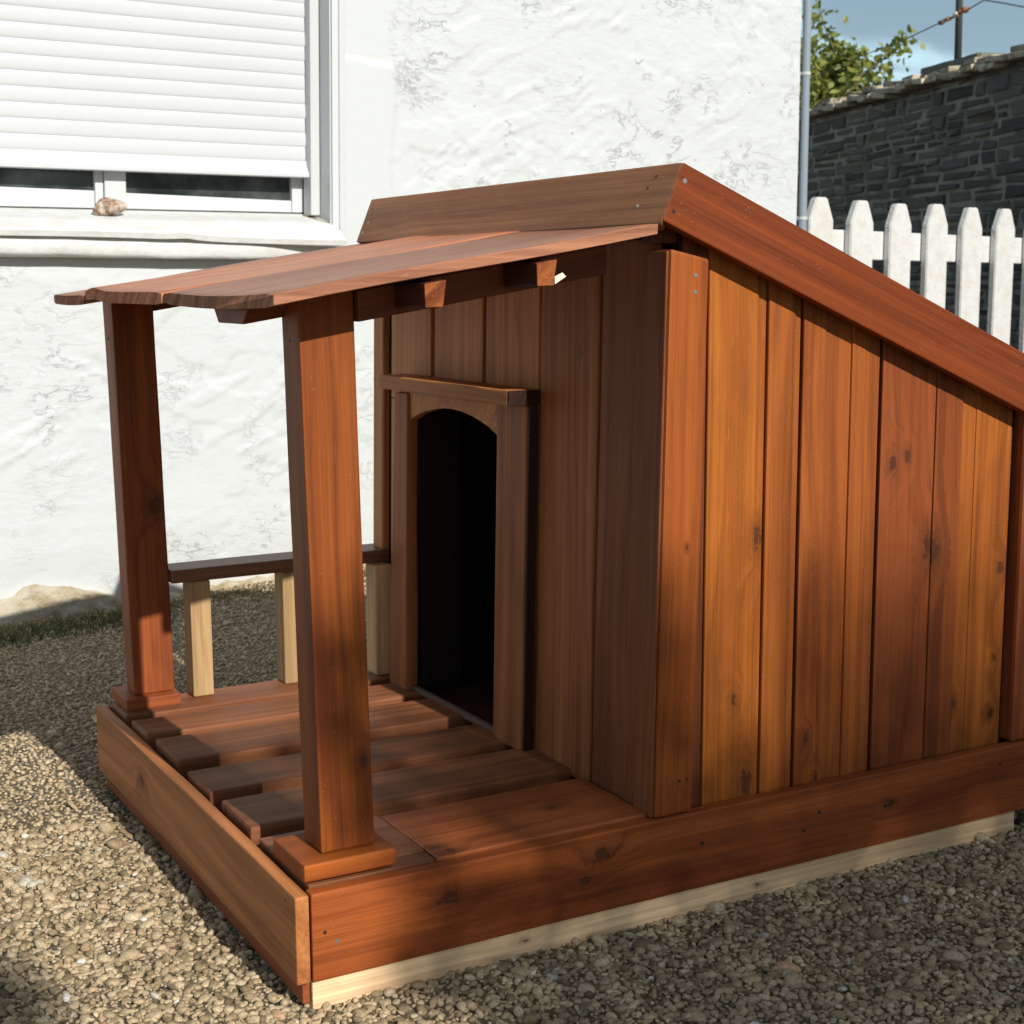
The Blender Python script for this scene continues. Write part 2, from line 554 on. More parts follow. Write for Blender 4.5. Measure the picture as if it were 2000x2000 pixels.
def tube(name, pts, r, mat, parent, n=6):
    pts = [Vector(p) for p in pts]
    vs, fs = [], []
    for k, p in enumerate(pts):
        d = (pts[min(k + 1, len(pts) - 1)] - pts[max(k - 1, 0)]).normalized()
        a = d.orthogonal().normalized()
        a = Vector((0, 0, 1)).cross(d).normalized() if abs(d.z) < 0.9 else a
        b_ = d.cross(a)
        rr = r[k] if isinstance(r, (list, tuple)) else r
        for i in range(n):
            t = 2 * math.pi * i / n
            vs.append(p + (a * math.cos(t) + b_ * math.sin(t)) * rr)
    for k in range(len(pts) - 1):
        for i in range(n):
            j = (i + 1) % n
            fs.append((k * n + i, k * n + j, (k + 1) * n + j, (k + 1) * n + i))
    return mesh_obj(name, vs, fs, mat, parent, True)


def vnoise(x, y, seed=0):
    """smooth value noise on numpy arrays, 0..1"""
    xi = np.floor(x).astype(np.int64)
    yi = np.floor(y).astype(np.int64)
    fx, fy = x - xi, y - yi
    fx = fx * fx * (3 - 2 * fx)
    fy = fy * fy * (3 - 2 * fy)

    def h(a, b_):
        v = (a * 374761393 + b_ * 668265263 + seed * 974711) & 0x7fffffff
        v = ((v ^ (v >> 13)) * 1274126177) & 0x7fffffff
        v = v ^ (v >> 16)
        return (v % 65536) / 65535.0
    return (h(xi, yi) * (1 - fx) + h(xi + 1, yi) * fx) * (1 - fy) + (h(xi, yi + 1) * (1 - fx) + h(xi + 1, yi + 1) * fx) * fy


def fbm(x, y, oct_=4, seed=0, gain=0.5):
    s, a, t = 0, 1.0, 0
    for i in range(oct_):
        s = s + a * vnoise(x * 2 ** i, y * 2 ** i, seed + i * 17)
        t += a
        a *= gain
    return s / t


def sstep(v, a, b_):
    t = np.clip((v - a) / (b_ - a), 0, 1)
    return t * t * (3 - 2 * t)


def np_mesh(name, V, Fq, mat, parent=None, attr=None, smooth=True):
    me = bpy.data.meshes.new(name)
    k = Fq.shape[1]
    me.vertices.add(len(V))
    me.vertices.foreach_set('co', V.astype(np.float32).ravel())
    me.loops.add(len(Fq) * k)
    me.loops.foreach_set('vertex_index', Fq.astype(np.int32).ravel())
    me.polygons.add(len(Fq))
    me.polygons.foreach_set('loop_start', np.arange(0, len(Fq) * k, k, dtype=np.int32))
    me.polygons.foreach_set('loop_total', np.full(len(Fq), k, dtype=np.int32))
    if smooth:
        me.polygons.foreach_set('use_smooth', np.ones(len(Fq), dtype=bool))
    me.materials.append(mat)
    me.update(calc_edges=True)
    if attr:
        for nm, vals in attr.items():
            a = me.attributes.new(nm, 'FLOAT', 'POINT')
            a.data.foreach_set('value', np.asarray(vals, np.float32))
    o = bpy.data.objects.new(name, me)
    return link(o, parent)


# ------------------------------------------------------------------ ground
def gz(x, y):
    """ground height: nearly level, a little bank against the house wall"""
    d = (y - (2.526 + 0.07 * x))
    bank = 0.03 * sstep(d, -0.45, 0.05) * sstep(x, 0.3, 0.9)
    und = 0.012 * (fbm(x * 1.7 + 40, y * 1.7 + 40, 3, 5) - 0.5)
    near = sstep(np.hypot(x, y - 0.3), 0.0, 1.5)
    return bank + und * (0.25 + 0.75 * near) - 0.004


CX, CY = -0.63837943, -1.70607318


def fov(px, py, mg):
    u = (px - CX) * F_.x + (py - CY) * F_.y
    v = (px - CX) * R_.x + (py - CY) * R_.y
    return (np.abs(v) < u * 0.345 + mg) & (u > 0.9)



xs = np.concatenate([[-400, -120, -40, -15, -6, -3], np.arange(-1.6, 4.2, 0.025), [5, 7, 10, 16, 40, 120, 400]])
ys = np.concatenate([[-400, -120, -40, -15, -8, -5, -3], np.arange(-1.8, 3.4, 0.025), [4, 5, 6.5, 9, 14, 40, 120, 400]])
X, Y = np.meshgrid(xs, ys)
Z = gz(X, Y)
nx, ny = len(xs), len(ys)
idx = np.arange(nx * ny).reshape(ny, nx)
Fq = np.stack([idx[:-1, :-1], idx[:-1, 1:], idx[1:, 1:], idx[1:, :-1]], -1).reshape(-1, 4)
ground = np_mesh('ground', np.stack([X, Y, Z], -1).reshape(-1, 3), Fq, GROUND, None, {'cover': (fov(X, Y, 0.5) & (X < 2.9) & (Y < 2.7)).astype(float).ravel()})
ground['kind'] = 'structure'

# ------------------------------------------------------------------ whitewashed house behind
A_ = math.radians(4.0)
DD = Vector((math.cos(A_), math.sin(A_), 0))
NN = Vector((math.sin(A_), -math.cos(A_), 0))
P0 = Vector((0.112, 2.534, 0))


def wl(s, off, z, shear=True):
    """point on the house wall: s along it, off out of it, z up; the old window leans a little"""
    if shear and s < 1.5:
        s = s + 0.02 * (z - 1.1)
    return P0 + DD * s + NN * off + Vector((0, 0, z))


house = thing('white_house', 'whitewashed rough plaster house with a white roller shutter window, behind the dog house', 'house', P0)

def hbox(name, s, off, z, mat, parent=None, bev=0.002, color=(1, 1, 1), shear=True):
    c = [wl(a, b_, c_, shear) for a, b_, c_ in box8(s, off, z)]
    return board(name, c, mat, parent or house, grain=DD, face=NN, bev=bev, color=color, blot=0.0)


# the rough wall itself, a real relief, with the window opening cut out
OS0, OS1, OZ0, OZ1 = -0.32, 1.04, 1.05, 2.30
st = 0.008
ss = np.concatenate([np.arange(-1.6, -0.4, 0.03), np.arange(-0.4, 2.936, st), [2.940]])
zs = np.concatenate([np.arange(-0.2, 2.0, st), np.arange(2.0, 2.9, 0.03)])
S, Zz = np.meshgrid(ss, zs)
w1 = fbm(S * 3 + 9, Zz * 3 + 4, 3, 3)
big = fbm(S * 2.2, Zz * 2.2, 3, 11) - 0.5
rid = 1 - np.abs(2 * fbm(S * 5 + w1 * 1.6, Zz * 8 + w1 * 1.2, 4, 21) - 1)
ter = fbm(S * 7 - Zz * 3 + w1, Zz * 11 + S * 3, 4, 31, 0.55)
ter = sstep(ter, 0.47, 0.53)
fin = fbm(S * 40, Zz * 50, 3, 41) - 0.5
roughm = 0.35 + 0.65 * sstep(fbm(S * 1.6 + 3, Zz * 1.6, 2, 51), 0.38, 0.6)
patch = 0.25 + 0.75 * sstep(fbm(S * 2.6 + 13, Zz * 3.1 + 7, 3, 61), 0.42, 0.62)
# long slashing trowel ledges
sl = fbm((S * 0.8 + Zz * 0.6) * 4.0 + w1, (Zz * 0.8 - S * 0.45) * 26 + w1 * 2.5, 3, 71)
sl = sstep(sl, 0.55, 0.585) * sstep(fbm(S * 4, Zz * 4, 2, 81), 0.48, 0.6)
# smoother trowelled margin beside the window and round the opening
marg = sstep(S, 1.20, 1.32) + sstep(-S, 0.5, 0.6)
marg = np.maximum(marg, sstep(0.99 - Zz, 0.0, 0.10))
marg = np.clip(marg, 0.0, 1.0)
rel = 0.010 * big + 0.0026 * rid * roughm * patch + 0.0030 * ter * patch + 0.0015 * fin * roughm
rel = (rel + 0.0027 * sl) * marg + 0.001 * fin
# a thicker lime skin low down on the margin, ending in a ledge
rel = rel + 0.006 * sstep(1.575 + 0.006 * np.sin(S * 30) - Zz, -0.004, 0.006) * sstep(S, 1.075, 1.085) * (1 - sstep(S, 1.24 + 0.01 * np.sin(Zz * 9), 1.262 + 0.01 * np.sin(Zz * 9)))
# lower skin broken away at the foot
rel = rel + 0.010 * sstep(Zz, 0.03, 0.2)
SH = S + np.where(S < 1.5, 0.02 * (Zz - 1.1) * (1 - sstep(S, 1.15, 1.5)), 0.0)
V = np.stack([P0.x + DD.x * SH + NN.x * rel, P0.y + DD.y * SH + NN.y * rel, Zz], -1).reshape(-1, 3) - np.array(P0)
nx, ny = len(ss), len(zs)
idx = np.arange(nx * ny).reshape(ny, nx)
Fq = np.stack([idx[:-1, :-1], idx[:-1, 1:], idx[1:, 1:], idx[1:, :-1]], -1)
cs = 0.5 * (ss[:-1] + ss[1:])[None, :]
cz = 0.5 * (zs[:-1] + zs[1:])[:, None]
keep = ~((cs > OS0) & (cs < OS1) & (cz > OZ0) & (cz < OZ1))
wall = np_mesh('wall', V, Fq[keep], PLASTER, None, {'rough': (roughm * marg).ravel()})
COL.objects.unlink(wall)
link(wall, house, Matrix.Translation(P0))
hbox('side_wall', (2.70, 2.9405), (-5.0, -0.012), (-0.2, 2.87), PLASTER, bev=0, shear=False)
hbox('wall_core', (-1.6, -0.34), (-0.3, -0.03), (-0.2, 2.85), PLASTER, bev=0, shear=False)
hbox('wall_core', (1.06, 2.69), (-0.3, -0.03), (-0.2, 2.85), PLASTER, bev=0, shear=False)

# window reveal, surround, frame, panes, shutter, sill
hbox('reveal', (OS1 - 0.004, OS1 + 0.02), (-0.24, 0.004), (1.04, 2.30), WHITE, bev=0.003)
hbox('reveal', (OS0 - 0.02, OS0 + 0.004), (-0.24, 0.004), (1.04, 2.30), WHITE, bev=0.003)
hbox('surround', (OS1 + 0.0215, 1.083), (-0.02, 0.017), (1.046, 2.38), WHITE, bev=0.004)
hbox('surround', (-0.365, OS0 - 0.0215), (-0.02, 0.017), (1.046, 2.38), WHITE, bev=0.004)
hbox('guide_rail', (1.004, 1.034), (-0.115, -0.062), (1.118, 2.29), GREYM, bev=0.003)
hbox('guide_rail', (1.0345, 1.0355), (-0.115, -0.10), (1.118, 2.29), GREYM, bev=0)
hbox('guide_rail', (-0.314, -0.284), (-0.115, -0.062), (1.118, 2.29), GREYM, bev=0.003)

win = hbox('window', (OS0, OS1), (-0.26, -0.20), (1.10, 2.29), simple('dark_room', (0.01, 0.011, 0.011), 0.9), bev=0)
for a, b_ in ((-0.285, 0.358), (0.449, 0.971)):
    hbox('pane', (a - 0.01, b_ + 0.01), (-0.150, -0.144), (1.165, 2.27), GLASS, win, bev=0)
# sash frames: bottom rails slope a little with the old timber
hbox('window_frame', (0.361, 0.385), (-0.165, -0.126), (1.140, 2.28), WHITE, win, bev=0.003)
hbox('window_frame', (0.3865, 0.449), (-0.165, -0.118), (1.136, 2.28), WHITE, win, bev=0.003)
hbox('window_frame', (0.971, 1.008), (-0.165, -0.126), (1.128, 2.28), WHITE, win, bev=0.003)
hbox('window_frame', (-0.315, -0.285), (-0.165, -0.126), (1.13, 2.28), WHITE, win, bev=0.003)
for a, b_, zt0, zt1 in ((-0.284, 0.360, 1.186, 1.177), (0.450, 0.970, 1.173, 1.163)):
    c = box8((a, b_), (-0.164, -0.127), (1.128, zt0))
    c[5] = (b_, -0.164, zt1)
    c[6] = (b_, -0.127, zt1)
    board('window_frame', [wl(*q) for q in c], WHITE, win, grain=DD, face=NN, bev=0.003, color=(1, 1, 1), blot=0)

shut = bpy.data.objects.new('roller_shutter', None)
link(shut, house, Matrix.Translation(wl(0.35, -0.1, 1.25)))
z0 = 1.281
pitch = 0.0421
k = 0
while z0 + k * pitch < 2.26:
    zz = z0 + k * pitch
    prof = []
    for i in range(9):
        t = i / 8
        prof.append((0.0021 * math.sin(math.pi * t) ** 0.5, (t - 0.5) * (pitch - 0.0012)))
    prof += [(-0.0016, 0.5 * (pitch - 0.0002)), (-0.004, 0.5 * (pitch - 0.0002)), (-0.004, -0.5 * (pitch - 0.0002)), (-0.0016, -0.5 * (pitch - 0.0002))]
    c = wl(-0.284, -0.098, zz + pitch / 2)
    prism('slat', prof, c, NN, (0, 0, 1), DD, 1.287 + random.uniform(-0.001, 0.001), SHUT, shut, color=(1, 1, 1), smooth=False)
    k += 1
# bottom bar, a heavier profile flaring outward
bar = [(0.004, 0.020), (0.007, 0.004), (0.017, -0.012), (0.024, -0.020), (0.024, -0.029), (0.002, -0.031), (-0.010, -0.026), (-0.006, 0.020)]
prism('bottom_bar', bar, wl(-0.290, -0.098, 1.2605), NN, (0, 0, 1), DD, 1.301, SHUT, shut, color=(1, 1, 1))

# sloping sill with a wavy old front edge, and the bulging apron band below
def sill_front(s):
    return 0.006 * math.sin(s * 5.3) + 0.010 * math.exp(-((s - 0.56) / 0.05) ** 2) - (0.006 if s > 0.58 else 0)


N = 60
vs, fs = [], []
for i in range(N + 1):
    s = -0.36 + (1.052 + 0.36) * i / N
    e = sill_front(s)
    zf = 1.064 - 0.014 * (s / 1.05) + e * 0.4
    for o_, z_ in ((-0.17, 1.133), (0.0, 1.092), (0.076 + e * 0.3, zf), (0.082 + e * 0.3, zf - 0.006), (0.078 + e * 0.3, zf - 0.021), (0.0, zf - 0.026), (-0.17, zf - 0.02)):
        vs.append(wl(s, o_, z_))
n = 7
for i in range(N):
    for j in range(n):
        k2 = (j + 1) % n
        fs.append((i * n + j, i * n + k2, (i + 1) * n + k2, (i + 1) * n + j))
fs += [tuple(range(n)), tuple(N * n + j for j in range(n))[::-1]]
sill = mesh_obj('window_sill', [v - P0 for v in vs], fs, SILLM, house, False, Matrix.Translation(P0))
vs, fs = [], []
for i in range(N + 1):
    s = -0.38 + (1.062 + 0.38) * i / N
    fade = 1 - max(0.0, (s - 0.72) / 0.34) ** 1.5
    e = 0.0012 * math.sin(s * 9) + 0.0008 * math.sin(s * 31 + 1)
    pr = 0.012 + 0.052 * max(0.0, fade)
    for o_, z_ in ((-0.02, 1.046), (pr * 0.9, 1.046), (pr + e, 1.040), (pr + e, 1.002 - 0.012 * s), (pr * 0.9, 0.992 - 0.012 * s + e), (-0.02, 0.984)):
        vs.append(wl(s, o_, z_))
n = 6
for i in range(N):
    for j in range(n):
        k2 = (j + 1) % n
        fs.append((i * n + j, i * n + k2, (i + 1) * n + k2, (i + 1) * n + j))
fs += [tuple(range(n)), tuple(N * n + j for j in range(n))[::-1]]
mesh_obj('apron_band', [v - P0 for v in vs], fs, SILLM, house, True, Matrix.Translation(P0))


def blob(name, c, r, mat, parent, seed=0, sub=3, amp=0.25, world_mat=None):
    bm = bmesh.new()
    bmesh.ops.create_icosphere(bm, subdivisions=sub, radius=1)
    rr = random.Random(seed)
    ph = [(Vector((rr.uniform(-1, 1), rr.uniform(-1, 1), rr.uniform(-1, 1))) * rr.uniform(1.5, 5), rr.uniform(0, 6)) for _ in range(9)]
    for v in bm.verts:
        d = 1 + amp * sum(math.sin(v.co.dot(k_) + p_) for k_, p_ in ph) / 4
        v.co = Vector((v.co.x * r[0] * d, v.co.y * r[1] * d, v.co.z * r[2] * d))
    me = bpy.data.meshes.new(name)
    bm.to_mesh(me)
    bm.free()
    me.materials.append(mat)
    for p in me.polygons:
        p.use_smooth = True
    o = bpy.data.objects.new(name, me)
    return link(o, parent, world_mat if world_mat is not None else Matrix.Translation(Vector(c)))


# grime in the sill corner
for i in range(26):
    t = i / 25
    p = wl(1.0 + 0.034 * t, -0.105 + 0.10 * t, 1.119 - 0.028 * t)
    if random.random() < 0.85:
        g_ = blob('grime', p, (random.uniform(0.003, 0.007),) * 2 + (0.003,), GRIME, house, i, 1)

# downpipe at the corner
dp = bpy.data.objects.new('downpipe', None)
link(dp, house, Matrix.Translation(wl(2.962, 0.035, 0)))
tube('pipe', [wl(2.9615, 0.020, z_) - wl(2.962, 0.035, 0) for z_ in (-0.05, 0.9, 1.128, 1.66, 2.85)], 0.0150, PIPE, dp, 20).matrix_basis = Matrix.Identity(4)
for z_ in (1.14, 1.657, 2.4):
    q = wl(2.962, 0.035, 0)
    c = tube('pipe_clip', [wl(2.9615, 0.020, z_ - 0.006) - q, wl(2.9615, 0.020, z_ + 0.006) - q], 0.0172, GREYM, dp, 20)
    c.matrix_basis = Matrix.Identity(4)
    c2 = board('clip_bracket', [tuple(wl(a, b_, c_)) for a, b_, c_ in box8((2.942, 2.962), (0.006, 0.012), (z_ - 0.006, z_ + 0.006))], GREYM, dp, DD, NN, 0)

# bare lime footing showing where the whitewash has come away
vs, fs = [], []
NS, NZ = 60, 16
topz = [(-0.5, 0.05), (0.003, 0.067), (0.059, 0.076), (0.071, 0.09), (0.173, 0.080), (0.231, 0.064), (0.275, 0.058), (0.303, 0.040), (0.40, 0.02), (0.7, 0.035), (1.0, 0.045), (1.5, 0.03)]
for i in range(NS + 1):
    s = -0.5 + 2.0 * i / NS
    zt = np.interp(s, [a for a, _ in topz], [b_ for _, b_ in topz]) + random.uniform(-0.009, 0.009)
    for j in range(NZ + 1):
        t = j / NZ
        z_ = -0.06 + (zt + 0.06) * t
        o_ = 0.026 + 0.045 * (1 - t) ** 1.4 + 0.012 * math.sin(s * 23 + t * 5) * (1 - t) + random.uniform(-0.006, 0.006)
        if j == NZ:
            o_ = -0.01
        vs.append(wl(s, o_, z_, False) - P0)
for i in range(NS):
    for j in range(NZ):
        a = i * (NZ + 1) + j
        fs.append((a, a + NZ + 1, a + NZ + 2, a + 1))
mesh_obj('bare_footing', vs, fs, FOOT, house, True, Matrix.Translation(P0))

# stone on the sill
st_ = blob('sill_stone', wl(0.376, -0.045, 1.130), (0.047, 0.026, 0.022), SHELL, None, 5, 4, 0.22)
tag(st_, 'small rusty brown and white stone lying on the white window sill', 'stone')

# ------------------------------------------------------------------ dog house
dog = thing('dog_house', 'reddish brown stained timber dog house with porch, posts and sloping roof', 'dog house')
HONEY = (0.355, 0.098, 0.011)
ORANGE = (0.26, 0.060, 0.008)
MID = (0.30, 0.075, 0.018)
RED = (0.15, 0.035, 0.013)
REDMID = (0.25, 0.062, 0.017)
BROWN = (0.30, 0.094, 0.027)
BROWN2 = (0.48, 0.185, 0.052)
TAN = (0.52, 0.33, 0.15)
BAREW = (0.72, 0.47, 0.25)
LEANX = 0.018  # the front wall leans back a little towards the top


def xf(z):
    return 0.548 + LEANX * (z - 0.15) / 0.8


def bx(name, x, y, z, **kw):
    mat = kw.pop('mat', WOOD)
    par = kw.pop('parent', dog)
    return board(name, box8(x, y, z), mat, par, **kw)


GX, GY, GZ = (1, 0, 0), (0, 1, 0), (0, 0, 1)
# base boards
fb = bx('front_board', (0, 0.019), (0, 1.0), (0.036, 0.154), grain=GY, face=(-1, 0, 0), color=(0.36, 0.125, 0.036), blot=0.12, bev=0.003, wob=0.00075,
        knots=[((0, 0.705, 0.10), 0.011)])
sb = bx('side_board', (0.0205, 1.36), (0, 0.020), (0.036, 0.154), grain=GX, face=(0, -1, 0), color=(0.29, 0.066, 0.012), blot=0.6, bev=0.003, wob=0.00060,
        knots=[((0.212, 0, 0.108), 0.011), ((0.455, 0, 0.124), 0.010), ((0.43, 0, 0.09), 0.007), ((0.995, 0, 0.10), 0.007)])
bx('side_board', (0.0205, 1.36), (0.980, 1.0), (0.036, 0.154), grain=GX, face=(0, 1, 0), color=REDMID)
bx('back_board', (1.3615, 1.38), (0, 1.0), (0.036, 0.154), grain=GY, face=(1, 0, 0), color=REDMID)
sk = bx('ground_batten', (0.022, 1.283), (0.007, 0.050), (-0.008, 0.0345), mat=PALE, grain=GX, face=(0, -1, 0), color=BAREW, blot=0.3, bev=0.002, wob=0.00050,
        knots=[((0.335, 0, 0.018), 0.004), ((0.74, 0, 0.016), 0.004)])
bx('ground_batten', (0.022, 1.283), (0.95, 0.993), (-0.008, 0.0345), mat=PALE, grain=GX, face=(0, -1, 0), color=BAREW)
bx('cross_batten', (0.010, 0.0205), (0.011, 0.99), (0.004, 0.0345), grain=GY, face=(-1, 0, 0), color=REDMID)

# deck planks with open joints
DZ = 0.163
DECK = (0.215, 0.074, 0.027)
deck = [(0.885, 0.985, DZ - .002, DECK), (0.752, 0.850, DZ, DECK), (0.585, 0.717, DZ + .001, DECK), (0.418, 0.533, DZ - .001, DECK), (0.243, 0.374, DZ, DECK)]
for i, (y0, y1, zt, c) in enumerate(deck):
    c8 = box8((0.026 + random.uniform(-.003, .002), 0.556), (y0, y1), (zt - 0.034, zt))
    board('deck_plank', c8, WOOD, dog, grain=GX, face=GZ, color=c, blot=0.35, bev=0.005, wob=0.00050,
          knots=[((0.36, y0 + 0.02, zt), 0.003)] if i == 3 else ())
bx('deck_plank', (0.208, 0.549), (0.0215, 0.204), (DZ - 0.034, DZ - 0.004), mat=VARN, grain=GX, face=GZ, color=(0.27, 0.068, 0.017), blot=0.4, bev=0.003, wob=0.00040,
   knots=[((0.44, 0.11, DZ), 0.006), ((0.225, 0.055, DZ), 0.006), ((0.235, 0.035, DZ), 0.007)])
bx('deck_plank', (0.026, 0.2065), (0.055, 0.206), (DZ - 0.034, DZ - 0.003), mat=VARN, grain=GX, face=GZ, color=DECK, blot=0.4, bev=0.003)
bx('deck_plank', (0.026, 0.2065), (0.0215, 0.0538), (DZ - 0.034, DZ - 0.006), mat=VARN, grain=GX, face=GZ, color=DECK, blot=0.4, bev=0.002)
for x in (0.06, 0.29, 0.5):
    bx('deck_joist', (x, x + 0.04), (0.0215, 0.979), (0.04, DZ - 0.036), grain=GY, face=GZ, color=RED, bev=0)

# porch post feet and posts (the posts lean a little)
bx('post_foot', (0.0205, 0.149), (0.0215, 0.135), (DZ - 0.002, 0.1845), grain=GX, face=(0, -1, 0), color=ORANGE, blot=0.3, bev=0.003, wob=0.00030)
bx('post_foot', (0.034, 0.134), (0.915, 1.022), (DZ - 0.0035, 0.1805), grain=GX, face=(0, -1, 0), color=MID, blot=0.4, bev=0.003, wob=0.00030)


def post(y0, y1, yt0, yt1, z0, z1f, z1b, x, color, knots):
    c = box8(x, (y0, y1), (z0, z1f))
    c[4] = (x[0], yt0, z1f)
    c[5] = (x[1], yt0, z1b)
    c[6] = (x[1], yt1, z1b)
    c[7] = (x[0], yt1, z1f)
    return board('post', c, WOOD, dog, grain=(0, (yt0 - y0) / 0.7, 1), face=(0, -1, 0), bev=0.003, color=color, blot=0.75, wob=0.00060, knots=knots)


RS = 0.158  # porch roof slope


def zr(x):
    return 0.9045 + RS * (x + 0.03)   # top of the porch roof boards


p1 = post(0.047, 0.108, 0.080, 0.140, 0.1855, zr(0.055) - 0.0175, zr(0.13) - 0.0175, (0.055, 0.130), (0.205, 0.046, 0.004),
          [((0.118, 0.06, 0.30), 0.006)])
p2 = post(0.937, 0.990, 0.980, 1.043, 0.1815, zr(0.055) - 0.0185, zr(0.13) - 0.0185, (0.055, 0.130), (0.25, 0.056, 0.011),
          [((0.108, 0.95, 0.522), 0.012)])

# railing on the far side of the porch
bx('hand_rail', (0.132, 0.565), (0.938, 1.015), (0.379, 0.4035), mat=VARN, grain=GX, face=GZ, color=(0.20, 0.085, 0.045), blot=0.3, bev=0.003, wob=0.00040)
for x0, x1, y0 in ((0.165, 0.204, 0.940), (0.344, 0.383, 0.940), (0.520, 0.557, 0.910)):
    bx('rail_leg', (x0, x1), (y0, y0 + 0.046), (DZ - 0.001, 0.378), mat=PALE, grain=GZ, face=(0, -1, 0), color=(0.38, 0.23, 0.10) if x0 < 0.5 else (0.62, 0.40, 0.19), blot=0.2, bev=0.003,
       knots=())


# porch roof boards: cupped, running down from the house
def roof_board(y0, y1, th, cup, hump, dz, x0, x1, color, seedx, blot=0.3):
    n = 14
    poly_t, poly_b = [], []
    for i in range(n + 1):
        t = i / n
        y = y0 + (y1 - y0) * t
        c = -cup * math.sin(math.pi * t) + hump * math.exp(-((t - 0.86) / 0.1) ** 2)
        ed = 0.0025 if i in (0, n) else 0.0
        poly_t.append((y, c - ed))
        poly_b.append((y + (0.001 if i == 0 else 0), c * 0.9 - th + ed))
    poly = poly_t + poly_b[::-1]
    m_ = len(poly)
    vs, fs = [], []
    K = 16
    for k_ in range(K + 1):
        x = x0 + (x1 - x0) * k_ / K
        fl = 1.0 - 0.55 * k_ / K      # flatter towards the house
        for (y, dz_) in poly:
            xx = x + (0.0015 * math.sin(y * 21 + seedx) if k_ == 0 else 0) + (0.016 * max(0.0, 0.37 - y) / 0.39) * (1 - k_ / K)
            vs.append((xx, y, zr(x) + dz + dz_ * (fl if dz_ > -th * 0.5 else 1) + 0.0012 * math.sin(x * 11 + seedx)))
    for k_ in range(K):
        for i in range(m_):
            j = (i + 1) % m_
            fs.append((k_ * m_ + i, k_ * m_ + j, (k_ + 1) * m_ + j, (k_ + 1) * m_ + i))
    fs += [tuple(range(m_))[::-1], tuple(K * m_ + i for i in range(m_))]
    ctr = Vector(((x0 + x1) / 2, (y0 + y1) / 2, zr((x0 + x1) / 2)))
    o = mesh_obj('roof_board', [Vector(v) - ctr for v in vs], fs, VARN, dog, False, Matrix.Translation(ctr))
    o.color = (*color, blot)
    o.data.materials.append(ENDG)
    for p in o.data.polygons:
        if len(p.vertices) > 4:
            p.material_index = 1
        else:
            p.use_smooth = abs(p.normal.z) > 0.5
    return o


roof_board(-0.022, 0.372, 0.0165, 0.0045, 0.0, 0.0015, -0.030, 0.526, (0.33, 0.135, 0.07), 0.3, 0.25)
roof_board(0.376, 0.812, 0.0175, 0.0005, 0.006, 0.0, -0.030, 0.545, (0.46, 0.16, 0.07), 1.9, 0.2)
roof_board(0.815, 1.022, 0.016, 0.002, 0.0, -0.004, -0.034, 0.545, (0.33, 0.125, 0.055), 4.0, 0.2)


# rails and battens under the porch roof
def sloped(name, x0, x1, y0, y1, dz0, dz1, **kw):
    c = [(x0, y0, zr(x0) - dz1), (x1, y0, zr(x1) - dz1), (x1, y1, zr(x1) - dz1), (x0, y1, zr(x0) - dz1),
         (x0, y0, zr(x0) - dz0), (x1, y0, zr(x1) - dz0), (x1, y1, zr(x1) - dz0), (x0, y1, zr(x0) - dz0)]
    return board(name, c, WOOD, dog, grain=(1, 0, RS), face=(0, -1, 0), **kw)


sloped('rafter', 0.132, 0.505, 0.070, 0.092, 0.0225, 0.062, color=RED, bev=0.002)
sloped('rafter', 0.132, xf(0.95) - 0.001, 0.985, 1.007, 0.0225, 0.062, color=RED, bev=0.002)
c = [(0.0, 0.128, 0.866), (0.53, 0.128, 0.866 + .53 * RS), (0.53, 0.226, 0.866 + .53 * RS), (0.0, 0.226, 0.866),
     (0.0, 0.110, 0.886), (0.53, 0.110, 0.886 + .53 * RS), (0.53, 0.245, 0.886 + .53 * RS), (0.0, 0.245, 0.886)]
board('rafter', c, WOOD, dog, grain=(1, 0, RS), face=(0, 0, -1), color=RED, bev=0.002)
for xa in (0.1945, 0.3535):
    za = zr(xa) - 0.0205
    for y0_, y1_ in ((-0.0205, 0.068), (0.094, 0.108)):
        c = [(xa - 0.013, y0_, za - 0.034), (xa + 0.011, y0_, za - 0.033), (xa + 0.011, y1_, za - 0.033), (xa - 0.013, y1_, za - 0.034),
             (xa - 0.014, y0_, za - 0.003), (xa + 0.016, y0_, za + 0.002), (xa + 0.016, y1_, za + 0.002), (xa - 0.014, y1_, za - 0.003)]
        if y0_ < 0:
            bt = board('batten', c, WOOD, dog, grain=GY, face=(0, 0, -1), color=(0.05, 0.013, 0.006), bev=0.004)  # near-black colour carries the roof's shade on the batten's side
            e8 = [(a, (-0.0230 if b_ < 0 else -0.0208), c_ + (0.001 if q_ < 4 else -0.001)) for q_, (a, b_, c_) in enumerate(c)]
            board('sunlit_end', e8, ENDG, bt, grain=(0, -1, 0), face=(1, 0, 0), color=(0.30, 0.085, 0.022), bev=0.001)  # thin plate painted in the sunlit tone of the batten's end
    c = [(xa - 0.013, 0.247, za - 0.034), (xa + 0.011, 0.247, za - 0.033), (xa + 0.011, 0.983, za - 0.033), (xa - 0.013, 0.983, za - 0.034),
         (xa - 0.014, 0.247, za - 0.003), (xa + 0.016, 0.247, za + 0.002), (xa + 0.016, 0.983, za + 0.002), (xa - 0.014, 0.983, za - 0.003)]
    board('batten', c, WOOD, dog, grain=GY, face=(0, 0, -1), color=RED, bev=0.003)
mesh_obj('splinter', [(0.369, -0.018, 0.914), (0.369, -0.011, 0.922), (0.369, -0.018, 0.924), (0.386, -0.018, 0.924), (0.382, -0.015, 0.929)],
         [(0, 1, 3), (1, 4, 3), (0, 3, 2), (2, 3, 4), (1, 0, 2), (1, 2, 4)], simple('torn_pale_wood', (0.75, 0.68, 0.52), 0.8), dog)

